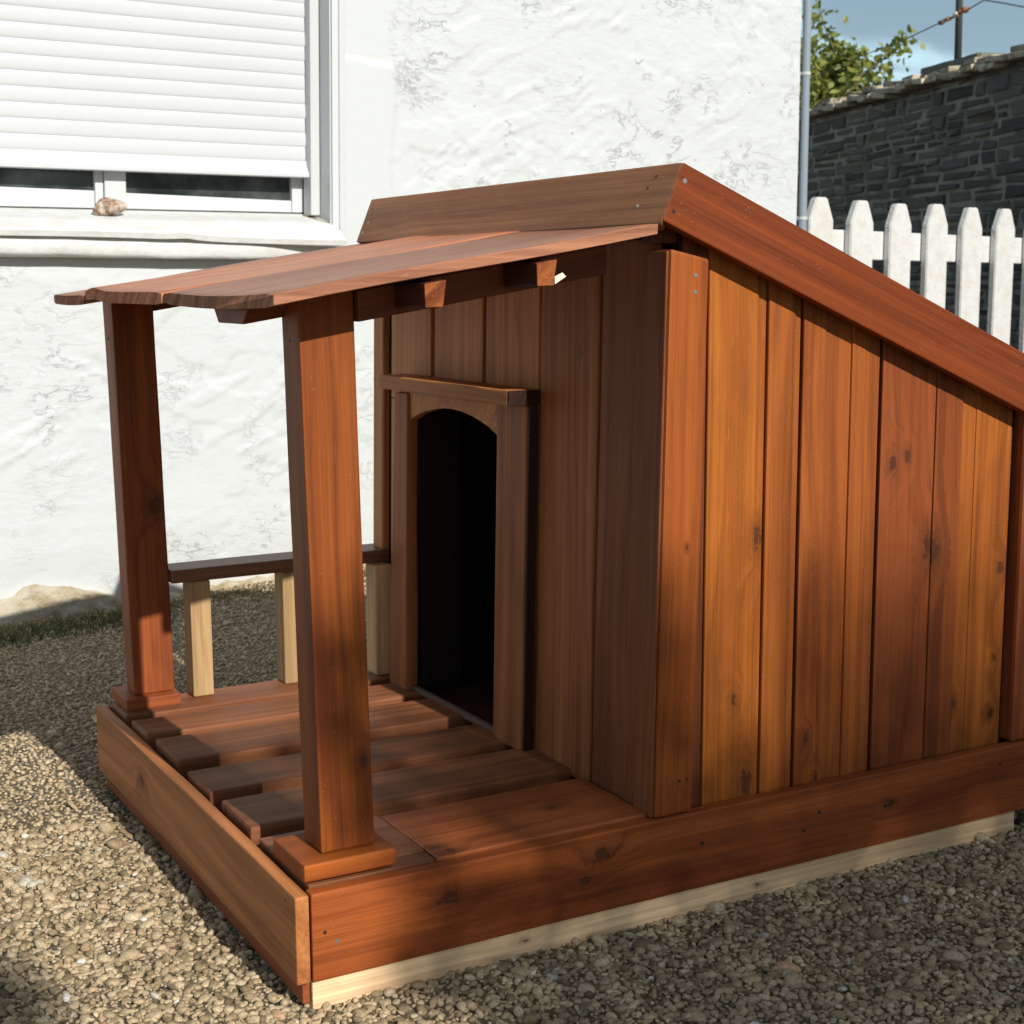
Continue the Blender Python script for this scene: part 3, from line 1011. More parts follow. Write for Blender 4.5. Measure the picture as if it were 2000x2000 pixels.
# main roof: falls to the back
TH = 0.3908
TT = math.tan(TH)
XR, ZR, FW = 0.5725, 1.0753, 0.0836
dsl = Vector((math.cos(TH), 0, -math.sin(TH)))
nsl = Vector((math.sin(TH), 0, math.cos(TH)))


def rp(s, w, y):
    """s down the slope from the front ridge corner, w below the top surface"""
    v = Vector((XR, y, ZR)) + dsl * s - nsl * w
    return tuple(v)


SE = 1.0
# barge boards, mitred at the front corner
for ya, yb in ((-0.0115, 0.0095), (1.0115, 0.9905)):
    sg = 1 if yb > ya else -1
    c = [rp(0.0, FW, ya), rp(SE, FW, ya), rp(SE, FW, yb), rp(0.021, FW, yb), rp(0.0, 0, ya), rp(SE, 0, ya), rp(SE, 0, yb), rp(0.021, 0, yb)]
    near = ya < 0
    board('barge_board', c, WOOD, dog, grain=dsl, face=(0, -1, 0), bev=0.0025, color=(0.145, 0.027, 0.004), blot=0.15, wob=0.00030,
          knots=[((XR + 0.24, -0.01, ZR - 0.16), 0.0)] if near else ())
c = [rp(0.0, FW + 0.006, -0.0115), rp(0.021, FW + 0.006, 0.0095), rp(0.021, FW + 0.006, 0.9905), rp(0.0, FW + 0.006, 1.0115),
     rp(0.0, 0, -0.0115), rp(0.021, 0, 0.0095), rp(0.021, 0, 0.9905), rp(0.0, 0, 1.0115)]
board('ridge_board', c, WOOD, dog, grain=GY, face=-dsl, bev=0.003, color=(0.33, 0.135, 0.05), blot=0.3, wob=0.00030,
      knots=[((XR, 0.30, ZR - .04), 0.0)])
# roof deck of boards between the barges
s_ = 0.0225
while s_ < SE:
    w_ = 0.118
    e_ = min(s_ + w_, SE)
    c = [rp(s_, 0.052, 0.0105), rp(e_ - 0.002, 0.052, 0.0105), rp(e_ - 0.002, 0.052, 0.9895), rp(s_, 0.052, 0.9895),
         rp(s_, 0.030, 0.0105), rp(e_ - 0.002, 0.030, 0.0105), rp(e_ - 0.002, 0.030, 0.9895), rp(s_, 0.030, 0.9895)]
    board('roof_deck_board', c, WOOD, dog, grain=GY, face=nsl, bev=0.002, color=RED, blot=0.4)
    s_ = e_


def zroof(x):
    """underside of the roof deck"""
    return ZR - 0.053 / math.cos(TH) - (x - XR) * TT - 0.004


board('wall_plank', [(0.603, 0.0285, 0.13), (0.645, 0.0285, 0.13), (0.645, 0.0330, 0.13), (0.603, 0.0330, 0.13),
                     (0.603, 0.0285, zroof(0.603)), (0.645, 0.0285, zroof(0.645)), (0.645, 0.0330, zroof(0.645)), (0.603, 0.0330, zroof(0.603))],
      WOOD, dog, grain=GZ, face=(0, -1, 0), bev=0, color=(0.12, 0.032, 0.010), blot=0.4)


# side wall planks: grooved boards of uneven depth
def side_plank(pieces, color, knots=(), blot=0.45, y_far=0.040):
    hx = []
    for x0, x1, yf, drop in pieces:
        zb = 0.125
        c = [(x0, yf, zb), (x1, yf, zb), (x1, y_far, zb), (x0, y_far, zb),
             (x0, yf, zroof(x0) - drop), (x1, yf, zroof(x1) - drop), (x1, y_far, zroof(x1) - drop), (x0, y_far, zroof(x0) - drop)]
        hx.append(c)
    return board('wall_plank', hx, WOOD, dog, grain=GZ, face=(0, -1, 0), bev=0.0022, color=color, blot=blot, knots=knots)


side_plank([(0.646, 0.7338, 0.0235, 0.0), (0.7338, 0.7502, 0.0268, 0.0)], HONEY, [((0.742, 0.02, 0.545), 0.012), ((0.70, 0.02, 0.305), 0.007), ((0.728, 0.02, 0.175), 0.014)], 0.3)
side_plank([(0.7520, 0.8010, 0.0225, 0.0), (0.8010, 0.8135, 0.0260, 0.004)], (0.26, 0.066, 0.009), (), 0.4)
side_plank([(0.8185, 0.8600, 0.0240, 0.008), (0.8600, 0.9110, 0.0255, 0.008), (0.9110, 0.9370, 0.0225, 0.016), (0.9370, 0.9665, 0.0235, 0.016)],
           (0.235, 0.058, 0.009), [((0.84, 0.02, 0.222), 0.0065), ((0.862, 0.02, 0.16), 0.004)], 0.6)
side_plank([(0.9745, 1.0860, 0.0245, 0.0)], (0.185, 0.042, 0.009), [((1.0, 0.02, 0.635), 0.010), ((1.03, 0.02, 0.648), 0.007), ((1.082, 0.02, 0.50), 0.016)], 0.8)
side_plank([(1.0882, 1.1440, 0.0240, 0.004)], (0.18, 0.041, 0.008), [((1.091, 0.02, 0.495), 0.016)], 0.3)
side_plank([(1.1448, 1.1760, 0.0265, 0.012), (1.1760, 1.2570, 0.0255, 0.014)], (0.275, 0.072, 0.009), [((1.15, 0.02, 0.235), 0.005), ((1.235, 0.02, 0.205), 0.007), ((1.238, 0.02, 0.30), 0.005), ((1.245, 0.02, 0.45), 0.009)], 0.6)
bx('gap_shade_backing', (0.600, 1.33), (0.0335, 0.055), (0.12, 0.66), grain=GX, face=(0, -1, 0), color=(0.03, 0.010, 0.006), bev=0)  # near-black backing added: shade in the plank gaps put into its colour
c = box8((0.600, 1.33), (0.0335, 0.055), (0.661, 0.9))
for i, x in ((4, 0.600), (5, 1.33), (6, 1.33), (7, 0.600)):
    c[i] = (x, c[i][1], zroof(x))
board('gap_shade_backing', c, WOOD, dog, grain=GX, face=(0, -1, 0), color=(0.03, 0.010, 0.006), bev=0)


def trim(x0b, x0t, w, y0, y1, zb, top, color, name='corner_trim', bev=0.007, **kw):
    c = [(x0b, y0, zb), (x0b + w, y0, zb), (x0b + w, y1, zb), (x0b, y1, zb),
         (x0t, y0, top(x0t)), (x0t + w, y0, top(x0t + w)), (x0t + w, y1, top(x0t + w)), (x0t, y1, top(x0t))]
    return board(name, c, WOOD, dog, grain=(x0t - x0b, 0, 0.8), face=(0, -1, 0), bev=bev, color=color, **kw)


ct = trim(xf(0.155), xf(0.955), 0.065, 0.004, 0.053, 0.1555, lambda x: 0.962 - (x - 0.56) * TT * 0.5, ORANGE, bev=0.0045, blot=0.35, wob=0.00030,
          knots=[((0.598, 0.0, 0.545), 0.003), ((0.604, 0, 0.205), 0.003)])
trim(xf(0.155) + 0.003, xf(1.0) + 0.003, 0.05, 0.040, 0.060, 0.969, lambda x: zroof(max(x, 0.585)) - 0.01, (0.10, 0.028, 0.011), 'corner_block', 0.001)
trim(1.266, 1.268, 0.070, 0.006, 0.053, 0.1555, lambda x: zroof(x) - 0.002, (0.24, 0.058, 0.014), blot=0.5)
trim(xf(0.155), xf(0.955), 0.067, 0.947, 0.996, 0.1555, lambda x: 0.94, BROWN2, blot=0.3)
bx('wall_plank', (0.62, 1.33), (0.96, 0.978), (0.12, 0.64), grain=GX, face=(0, 1, 0), color=MID)
c = box8((0.62, 1.33), (0.96, 0.978), (0.642, 0.9))
for i, x in ((4, 0.62), (5, 1.33), (6, 1.33), (7, 0.62)):
    c[i] = (x, c[i][1], zroof(x))
board('wall_plank', c, WOOD, dog, grain=GX, face=(0, 1, 0), color=MID)
for i in range(9):
    y0 = 0.056 + i * 0.1
    bx('wall_plank', (1.335, 1.355), (y0, y0 + 0.098), (0.12, zroof(1.356)), grain=GZ, face=(1, 0, 0), color=MID)
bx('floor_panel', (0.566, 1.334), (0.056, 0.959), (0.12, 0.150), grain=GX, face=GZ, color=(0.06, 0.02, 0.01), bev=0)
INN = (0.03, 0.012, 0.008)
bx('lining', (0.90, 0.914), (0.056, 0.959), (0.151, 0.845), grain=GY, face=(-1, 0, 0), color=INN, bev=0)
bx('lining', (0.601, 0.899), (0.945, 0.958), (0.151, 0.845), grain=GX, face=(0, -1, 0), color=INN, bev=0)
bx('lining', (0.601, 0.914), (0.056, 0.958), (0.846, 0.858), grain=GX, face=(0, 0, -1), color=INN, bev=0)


# front wall planks (door opening y 0.45-0.768, up to z 0.70)
def front_plank(y0, y1, rec, color, cuts=None, blot=0.3, knots=(), lip=0.0):
    segs = cuts or [(y0, y1, 0.150, 0.975)]
    hx = []
    for a, b_, zb, zt in segs:
        c = []
        for z_ in (zb, zt):
            xx = xf(z_) + rec
            c += [(xx, a, z_), (xx + (0.018 if rec > 0 else 0.004), a, z_), (xx + (0.018 if rec > 0 else 0.004), b_, z_), (xx, b_, z_)]
        hx.append(c)
    return board('wall_plank', hx, WOOD, dog, grain=(LEANX, 0, 0.8), face=(-1, 0, 0), bev=0.0025, color=color, blot=blot, knots=knots)


front_plank(0.750, 0.918, 0.004, BROWN2, [(0.750, 0.918, 0.70, 0.975), (0.815, 0.918, 0.150, 0.699)])
front_plank(0.556, 0.738, 0.006, BROWN2, [(0.556, 0.738, 0.702, 0.975)])
front_plank(0.364, 0.540, 0.004, BROWN2, [(0.364, 0.540, 0.702, 0.975), (0.364, 0.448, 0.150, 0.701)])
front_plank(0.189, 0.356, 0.003, BROWN, None, 0.3, [((0.56, 0.235, 0.81), 0.002)])
front_plank(0.094, 0.182, 0.005, (0.22, 0.060, 0.017), None, 0.5)
front_plank(0.0545, 0.092, 0.003, (0.22, 0.060, 0.017), None, 0.5)
def front_gap_backing(y0, y1, z0_, z1_):
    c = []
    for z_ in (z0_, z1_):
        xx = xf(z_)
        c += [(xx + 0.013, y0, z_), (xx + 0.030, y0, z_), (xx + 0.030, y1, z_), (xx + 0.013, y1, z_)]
    board('gap_shade_backing', c, WOOD, dog, grain=GZ, face=(-1, 0, 0), color=(0.012, 0.006, 0.004), bev=0)  # same near-black backing, painted shade for the front plank gaps


front_gap_backing(0.056, 0.448, 0.152, 0.93)
front_gap_backing(0.810, 0.946, 0.152, 0.93)
front_gap_backing(0.449, 0.809, 0.712, 0.93)
front_plank(0.008, 0.0525, -0.0045, (0.20, 0.056, 0.016), [(0.008, 0.0525, 0.1560, 0.958)], 0.5)
# door lining, jambs, arch and lintel
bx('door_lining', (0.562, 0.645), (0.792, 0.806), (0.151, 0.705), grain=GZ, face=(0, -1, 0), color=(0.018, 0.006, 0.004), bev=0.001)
bx('door_lining', (0.562, 0.645), (0.447, 0.459), (0.151, 0.705), grain=GZ, face=(0, 1, 0), color=REDMID, bev=0.001)


def jamb(y0, y1, x0, x1, zt, color, lean=0.0, knots=()):
    c = []
    for z_ in (0.158, zt):
        xx = xf(z_)
        l_ = lean * (z_ - 0.16)
        c += [(xx - x0, y0 + l_ * 0, z_), (xx - x1, y0, z_), (xx - x1, y1 - l_, z_), (xx - x0, y1 - l_, z_)]
    return board('door_jamb', c, WOOD, dog, grain=(LEANX, 0, 0.8), face=(-1, 0, 0), bev=0.003, color=color, blot=0.35, knots=knots)


jamb(0.789, 0.862, 0.024, 0.0015, 0.7165, BROWN, 0.035)
jamb(0.358, 0.4565, 0.019, 0.0015, 0.7235, BROWN, 0.0)
arch = []
for i in range(13):
    t = i / 12
    y = 0.458 + 0.3295 * t
    arch.append((y, 0.669 + 0.031 * math.sin(math.pi * t) ** 0.8))
poly = [(y, z_) for y, z_ in arch] + [(0.7875, 0.722), (0.458, 0.722)]
prism('arch_board', [(y - 0.6, z_ - 0.7) for y, z_ in poly], (xf(0.7) - 0.018, 0.6, 0.7), (0, 1, 0), (0, 0, 1), (1, 0, 0), 0.017, WOOD, dog, color=BROWN2)
c = box8((xf(.72) - 0.056, xf(.72) + 0.0015), (0.355, 0.842), (0.724, 0.7495))
board('door_lintel', c, WOOD, dog, grain=GY, face=(-1, 0, 0), color=BROWN2, bev=0.003, blot=0.3)
bx('door_threshold', (0.538, 0.548), (0.458, 0.788), (DZ - 0.005, DZ + 0.006), mat=PALE, grain=GY, face=(-1, 0, 0), color=(0.15, 0.10, 0.07), bev=0.002)


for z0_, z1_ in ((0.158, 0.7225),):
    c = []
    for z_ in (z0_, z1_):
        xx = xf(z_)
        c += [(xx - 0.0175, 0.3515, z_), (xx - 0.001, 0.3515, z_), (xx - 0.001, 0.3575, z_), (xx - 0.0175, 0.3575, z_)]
    board('jamb_side_shade', c, WOOD, dog, grain=GZ, face=(0, -1, 0), bev=0.001, color=(0.02, 0.008, 0.005), blot=0.2)  # near-black strip: contact shade on the jamb's side put into its colour
board('lintel_end_shade', box8((xf(.72) - 0.0552, xf(.72) + 0.001), (0.3515, 0.3548), (0.7246, 0.7490)), ENDG, dog, grain=(0, -1, 0), face=(1, 0, 0), bev=0.0008, color=(0.03, 0.010, 0.006), blot=0.2)  # dark plate: shade on the lintel's end painted into its colour


# screw and nail heads
def screw(p, d, r=0.0032, mat=STEEL, par=None):
    p, d = Vector(p), Vector(d).normalized()
    return cyl('screw', p - d * 0.002, p + d * 0.0008, r, r * 0.85, mat, par or dog, 12)


BG = [o for o in bpy.data.objects if o.name.startswith('barge_board')][0]
RG = bpy.data.objects['ridge_board']
for p, par, r, mt in (((0.607, 0.004, 0.925), ct, 0.0034, STEEL), ((0.607, 0.004, 0.902), ct, 0.0032, STEEL), ((0.590, 0.004, 0.205), ct, 0.003, DARKSCREW),
                      ((0.055, 0.0, 0.085), sb, 0.0035, STEEL), ((0.038, 0.0, 0.10), sb, 0.003, DARKSCREW), ((0.63, 0, 0.105), sb, 0.003, DARKSCREW), ((0.85, 0, 0.112), sb, 0.004, DARKSCREW), ((0.82, 0, 0.088), sb, 0.003, DARKSCREW), ((0.985, 0, 0.098), sb, 0.0035, DARKSCREW), ((1.235, 0, 0.125), sb, 0.0035, DARKSCREW)):
    screw(p, (0, -1, 0), r, mt, par)
screw(rp(0.013, 0.022, -0.0115), (0, -1, 0), 0.004, STEEL, BG)
screw(rp(0.012, 0.066, -0.0115), (0, -1, 0), 0.003, DARKSCREW, BG)
for w_, y in ((0.018, 0.040), (0.034, 0.052), (0.060, 0.062), (0.05, 0.985), (0.02, 0.99), (0.07, 0.995)):
    screw(rp(0, w_, y), -dsl, 0.0026, DARKSCREW if w_ < 0.05 else STEEL, RG)
for p in ((0, 0.018, 0.142), (0, 0.035, 0.138), (0, 0.018, 0.09), (0, 0.022, 0.056), (0, 0.965, 0.125)):
    screw(p, (-1, 0, 0), 0.0025, DARKSCREW, fb)
for p, par in (((0.055, 0.113, 0.845), p1), ((0.055, 1.01, 0.82), p2)):
    screw(p, (-1, 0, 0), 0.003, DARKSCREW, par)

# ------------------------------------------------------------------ picket fence
B_ = math.radians(10.5)
FD = Vector((math.cos(B_), math.sin(B_), 0))
FN = Vector((math.sin(B_), -math.cos(B_), 0))
F0 = Vector((3.02, 2.70, 0))
fence = thing('picket_fence', 'white wooden picket fence with pointed tops beside the dark stone wall', 'fence', F0)


def fp(s, o_, z_):
    return F0 + FD * s + FN * o_ + Vector((0, 0, z_))


pk = None
for i in range(14):
    s0 = 0.078 + 0.2445 * i
    w_ = 0.140
    zt = 1.214 - 0.002 * i + random.uniform(-0.006, 0.006)
    lean = random.uniform(-0.012, 0.012)
    if pk is None:
        pr = [(-w_ / 2, -1.15), (w_ / 2, -1.15), (w_ / 2, 0.0), (0.034, 0.078), (0.029, 0.084), (-0.029, 0.084), (-0.034, 0.078), (-w_ / 2, 0.0)]
        bm = bmesh.new()
        vs = [bm.verts.new((a, 0, b_)) for a, b_ in pr]
        f = bm.faces.new(vs)
        ex = bmesh.ops.extrude_face_region(bm, geom=[f])
        for v in ex['geom']:
            if isinstance(v, bmesh.types.BMVert):
                v.co.y += 0.030
        bmesh.ops.recalc_face_normals(bm, faces=bm.faces)
        bmesh.ops.bevel(bm, geom=list(bm.edges), offset=0.005, segments=2, affect='EDGES', clamp_overlap=True)
        me = bpy.data.meshes.new('picket')
        bm.to_mesh(me)
        bm.free()
        me.materials.append(PICKET)
        pk = me
    o = bpy.data.objects.new('picket', pk)
    mw = Matrix((FD, -FN, Vector((lean, 0, 1)))).transposed().to_4x4()
    mw.translation = fp(s0 + w_ / 2, 0.0, zt - 0.084)
    link(o, fence, mw)
for zz in (1.046, 0.35):
    c = [fp(a, b_, c_ - 0.011 * (a - 0.5)) for a, b_, c_ in box8((0.01, 3.6), (-0.065, -0.033), (zz - 0.055, zz + 0.055))]
    board('rail', c, PICKET, fence, grain=FD, face=FN, bev=0.004, color=(1, 1, 1))
for s_ in (1.9, 3.5):
    c = [fp(*q) for q in box8((s_, s_ + 0.09), (-0.157, -0.067), (-0.1, 1.10))]
    board('fence_post', c, PICKET, fence, grain=GZ, face=FN, bev=0.005, color=(1, 1, 1))

# ------------------------------------------------------------------ dark stone wall with slate coping
C_ = math.radians(72)
SD = Vector((math.cos(C_), math.sin(C_), 0))
SN = Vector((-math.sin(C_), math.cos(C_), 0))
S0 = Vector((7.049, 7.430, 0))
swall = thing('stone_wall', 'dark slate rubble wall with pale mortar and lichen covered coping slabs', 'wall', S0)


def sp_(s, o_, z_):
    return S0 + SD * s + SN * o_ + Vector((0, 0, z_))


c = [sp_(*q) for q in box8((-9, 3.0), (-0.40, -0.012), (-0.1, 2.10))]
board('mortar_core', c, MORTAR, swall, grain=SD, face=SN, bev=0)
srng = random.Random(11)


def stone_verts(s0, s1, z0_, z1_):
    cs = [(s0, z0_), (s1, z0_), (s1, z1_), (s0, z1_)]
    out = []
    dep = srng.uniform(0.004, 0.013)
    for (a, b_) in cs:
        out.append((a + srng.uniform(-.022, .022), -0.02, b_ + srng.uniform(-.010, .010)))
    ms, mz = (s0 + s1) / 2, (z0_ + z1_) / 2
    fr = [(ms + (a - ms) * srng.uniform(0.74, 0.95), dep - 0.012 + srng.uniform(-0.008, 0.010), mz + (b_ - mz) * srng.uniform(0.55, 0.9)) for a, _, b_ in out]
    mid_ = [(ms + (a - ms) * 0.97, dep - 0.018, mz + (b_ - mz) * 0.95) for a, _, b_ in out]
    vs = out + mid_ + fr
    fs = [(0, 1, 5, 4), (1, 2, 6, 5), (2, 3, 7, 6), (3, 0, 4, 7), (4, 5, 9, 8), (5, 6, 10, 9), (6, 7, 11, 10), (7, 4, 8, 11), (8, 9, 10, 11)]
    return vs, fs


rest_v, rest_f, cnt = [], [], 0
z_ = 0.0
while z_ < 2.09:
    hgt = srng.choice((0.045, 0.058, 0.07, 0.085, 0.10))
    hgt = min(hgt, 2.10 - z_)
    s_ = -6.5 + srng.uniform(0, 0.3)
    while s_ < 0.9:
        ln = srng.uniform(0.14, 0.50) * (0.8 if hgt > 0.08 else 1.0)
        gap = srng.uniform(0.024, 0.050)
        z0_, z1_ = z_ + srng.uniform(0.006, 0.013), z_ + hgt - srng.uniform(0.006, 0.013)
        parts = [(z0_, z1_)]
        if hgt > 0.08 and srng.random() < 0.35:
            mzz = (z0_ + z1_) / 2
            parts = [(z0_, mzz - 0.006), (mzz + 0.006, z1_)]
        for a, b_ in parts:
            vv, ff = stone_verts(s_, s_ + ln - gap, a, b_)
            vv = [sp_(*q) for q in vv]
            inview = -3.45 < s_ < 0.12 and z_ > 0.60
            if inview and cnt < 300:
                cnt += 1
                ctr = sum(vv, Vector()) / len(vv)
                o = mesh_obj('stone', [v - ctr for v in vv], ff, SLATE, swall, False, Matrix.Translation(ctr))
                q = srng.uniform(0.55, 1.5)
                o.color = (0.098 * q, 0.092 * q, 0.080 * q * srng.uniform(0.9, 1.1), 1)
            else:
                b0 = len(rest_v)
                rest_v += [v - S0 for v in vv]
                rest_f += [tuple(i + b0 for i in f) for f in ff]
        s_ += ln
    z_ += hgt
o = mesh_obj('rubble_stones', rest_v, rest_f, SLATE, swall, False, Matrix.Translation(S0))
o.color = (0.095, 0.090, 0.080, 1)
o['kind'] = 'stuff'
# coping slabs, overlapping and uneven
s_ = -7.0
k = 0
while s_ < 0.8:
    ln = srng.uniform(0.10, 0.26)
    for lay in (0, 1):
        zb = 2.108 + lay * 0.040 + srng.uniform(-0.008, 0.018)
        ov = 0.07 + srng.uniform(-0.02, 0.03) - lay * 0.06
        ti = srng.uniform(-0.02, 0.034)
        c = box8((s_ - 0.01 + lay * 0.09, s_ + ln + 0.02 + lay * 0.09), (-0.42, ov), (zb, zb + 0.034))
        c = [(a, b_, z0_ + (0.10 * (-b_ + ov) * 0.9) + (ti if a > s_ + ln * 0.5 else -0.004)) for a, b_, z0_ in c]
        o = board('coping_slab', [sp_(*q) for q in c], COPING, swall, grain=SD, face=(0, 0, 1), bev=0.008, wob=0.00300)
        q = srng.uniform(0.75, 1.35)
        o.color = (0.54 * q, 0.46 * q, 0.34 * q, 1)
    s_ += ln
# concrete block on the coping and the pole that stands in it
cb = board('pole_block', [sp_(*q) for q in box8((-2.42, -1.66), (-0.42, -0.08), (2.16, 2.262))], CONC, swall, grain=SD, face=GZ, bev=0.02, wob=0.00300)
pole = thing('utility_pole', 'thin dark metal pole rising from the block on top of the stone wall', 'pole', sp_(-1.845, -0.25, 2.26))
cyl('shaft', sp_(-1.845, -0.25, 2.2625), sp_(-1.815, -0.25, 3.4), 0.024, 0.021, IRON, pole, 14)
cyl('crossarm', sp_(-1.74, -0.222, 2.556), sp_(-2.03, -0.222, 2.582), 0.009, 0.008, RUST, pole, 8)
for t, rr_, mt in ((-1.68, 0.020, RUST), (-1.72, 0.018, CERAM), (-1.775, 0.018, RUST), (-1.885, 0.022, CERAM), (-1.94, 0.018, RUST), (-2.0, 0.026, RUST)):
    zz = 2.562 - (t + 1.84) * 0.085
    blob('insulator', sp_(t, -0.205, zz), (rr_, rr_, rr_ * 0.8), mt, pole, int(-t * 100), 2, 0.15)
w = tube('overhead_wire', [sp_(3.0, -0.24, 2.36), sp_(-0.30, -0.24, 2.525), sp_(-1.0, -0.235, 2.528), sp_(-1.68, -0.23, 2.562), sp_(-2.03, -0.21, 2.572), sp_(-2.21, -0.22, 2.598), sp_(-2.42, -0.23, 2.545), sp_(-2.65, -0.24, 2.483), sp_(-7.0, -0.3, 1.75 + 0.6)], 0.0042, IRON, None, 5)
tag(w, 'thin dark wire strung from the metal pole across the sky above the stone wall', 'wire')


# ------------------------------------------------------------------ vegetation
def leaf_cloud(name, pts, size, mat, parent, seed, mw, droop=0.4, aspect=0.55):
    rr = np.random.default_rng(seed)
    n = len(pts)
    pts = np.asarray(pts)
    d = rr.normal(size=(n, 3))
    d[:, 2] -= droop
    d /= np.linalg.norm(d, axis=1, keepdims=True)
    q = rr.normal(size=(n, 3))
    sd = np.cross(d, q)
    sd /= np.linalg.norm(sd, axis=1, keepdims=True)
    nn_ = np.cross(d, sd)
    L = (size * rr.uniform(0.6, 1.25, n))[:, None]
    W_ = L * aspect * 0.5
    V = np.stack([pts, pts + d * L * 0.35 + sd * W_ + nn_ * L * 0.06, pts + d * L * 0.75 + sd * W_ * 0.75 + nn_ * L * 0.05, pts + d * L - nn_ * L * 0.12,
                  pts + d * L * 0.75 - sd * W_ * 0.75 + nn_ * L * 0.05, pts + d * L * 0.35 - sd * W_ + nn_ * L * 0.06, pts + d * L * 0.5 - nn_ * L * 0.03], 1).reshape(-1, 3)
    b0 = np.arange(n)[:, None] * 7
    tr = np.array([[0, 1, 6], [1, 2, 6], [2, 3, 6], [3, 4, 6], [4, 5, 6], [5, 0, 6]])
    Fq = (b0[:, :, None] + tr[None]).reshape(-1, 3)
    tint = np.repeat(np.clip(rr.normal(0.5, 0.25, n), 0, 1), 7)
    o = np_mesh(name, V, Fq, mat, None, {'tint': tint}, smooth=False)
    COL.objects.unlink(o)
    link(o, parent, mw)
    return o


T0 = sp_(1.9, -1.1, 0)
tree = thing('garden_tree', 'yellow green leafy tree behind the stone wall next to the downpipe', 'tree', T0)
tr_ = random.Random(3)


def tp(s, o_, z_):
    return sp_(s, o_, z_) - T0


twig_pts = []
trunk_v = [tp(1.9, -1.1, -0.1), tp(1.93, -1.1, 0.9), tp(1.9, -1.05, 1.6), tp(1.95, -1.1, 2.3), tp(1.9, -1.05, 2.8)]
tube('trunk', trunk_v, [0.075, 0.06, 0.05, 0.035, 0.02], BARK, tree, 9).matrix_basis = Matrix.Identity(4)
nb = 0
for i in range(46):
    b0 = trunk_v[2].lerp(trunk_v[4], tr_.random())
    # limbs reach toward the wall top, thinning out at the upper right
    s_e = 1.80 + tr_.uniform(-0.3, 1.7)
    o_e = -1.0 + tr_.uniform(-0.7, 0.5)
    top = 3.30 - 0.75 * max(0.0, (2.1 - s_e)) ** 1.2
    z_e = tr_.uniform(2.30, max(2.45, top)) if tr_.random() < 0.7 else tr_.uniform(1.7, 2.3)
    e = tp(s_e, o_e, z_e)
    m_ = b0.lerp(e, 0.5) + Vector((tr_.uniform(-.1, .1), tr_.uniform(-.1, .1), tr_.uniform(0.02, .18)))
    l_ = tube('limb', [b0, b0.lerp(m_, 0.6), m_, m_.lerp(e, 0.6), e], [0.012, 0.009, 0.007, 0.005, 0.002], BARK, tree, 5)
    l_.matrix_basis = Matrix.Identity(4)
    for t in np.linspace(0.25, 1.0, 11):
        q = (m_.lerp(e, (t - 0.5) * 2) if t > 0.5 else b0.lerp(m_, t * 2))
        for _ in range(12):
            twig_pts.append(q + Vector((tr_.gauss(0, .055), tr_.gauss(0, .055), tr_.gauss(0, .055))))
# a twig hanging over the coping
for q in (tp(0.95, -0.1, 2.52), tp(0.85, 0.0, 2.45), tp(0.8, 0.05, 2.36)):
    pass
hang = [tp(1.3, -0.8, 2.45), tp(-0.4, -0.35, 2.46), tp(-0.72, -0.1, 2.36), tp(-0.90, 0.10, 2.18)]
tube('limb', hang, [0.008, 0.006, 0.004, 0.002], BARK, tree, 5).matrix_basis = Matrix.Identity(4)
for k in range(30):
    t = tr_.random()
    i = min(2, int(t * 3))
    q = hang[i].lerp(hang[i + 1], t * 3 - i)
    twig_pts.append(q + Vector((tr_.gauss(0, .035), tr_.gauss(0, .035), tr_.gauss(0, .04))))
crown = leaf_cloud('crown', [tuple(p) for p in twig_pts], 0.085, LEAF, tree, 4, Matrix.Translation(T0))
crown['kind'] = 'stuff'

# unseen tree, crown shaped to shade the right-hand gravel and dapple the dog house
T1 = Vector((3.0, -6.6, 0))
shade = thing('shade_tree', 'leafy tree standing unseen behind the viewer, crown shaped for the shadow across the gravel', 'tree', T1)
SDIR = Vector((0.115, -1.61, 1.0))
sh_pts = []
rs = random.Random(21)


def dens(x, w_):
    """how thick the leaves are, seen along the sun's rays at the dog house"""
    e = x - 0.135
    if x < -0.22:
        return 0.9 if (x < -0.27 and 0.0 < w_ < 0.22) else 0.0
    edge = min(1.0, max(0.0, e / 0.10))
    if w_ < 0.14:
        d_ = 0.95
    elif w_ < 0.60:
        d_ = 0.32 if w_ < 0.5 else 0.32 * (0.6 - w_) / 0.1
    else:
        d_ = 0.0
    if 0.085 < x < 0.17 and 0.20 < w_ < 0.56:
        return 0.75
    if x > 3.1:
        return 0.9 if w_ < 0.6 + 1.6 * min(1.0, (x - 3.1) / 0.8) else 0.0  # extra leaves added at the right to block sky light from the gravel
    if x > 0.57:
        d_ = 0.95 if w_ < 0.15 else (0.95 - 0.85 * (w_ - 0.15) / 0.07 if w_ < 0.22 else 0.0)
    return d_ * edge


for i in range(78000):
    x = rs.uniform(-0.4, 5.2)
    w_ = rs.uniform(-1.5, 2.2)
    if rs.random() < dens(x, w_):
        t = rs.uniform(3.6, 5.2) if x < 3.1 else rs.uniform(1.7, 5.2)
        sh_pts.append(Vector((x, 0, w_)) + SDIR * t - T1)
# cluster the leaves on twigs
leaf_cloud('crown', [tuple(p) for p in sh_pts], 0.07, LEAFD, shade, 9, Matrix.Translation(T1), 0.2, 0.6)['kind'] = 'stuff'
tube('trunk', [(0, 0, -0.1), (0.1, 0.0, 1.0), (0.05, -0.1, 2.0), (0.2, -0.2, 3.1), (0.4, -0.3, 4.2)], [0.24, 0.19, 0.16, 0.12, 0.05], BARK, shade, 10).matrix_basis = Matrix.Identity(4)
for i in range(12):
    q = rs.choice(sh_pts)
    b0 = Vector((0.1, 0.2, rs.uniform(1.6, 2.9)))
    tube('limb', [b0, b0.lerp(q, 0.5) + Vector((0, 0, 0.15)), q], [0.06, 0.035, 0.01], BARK, shade, 6).matrix_basis = Matrix.Identity(4)

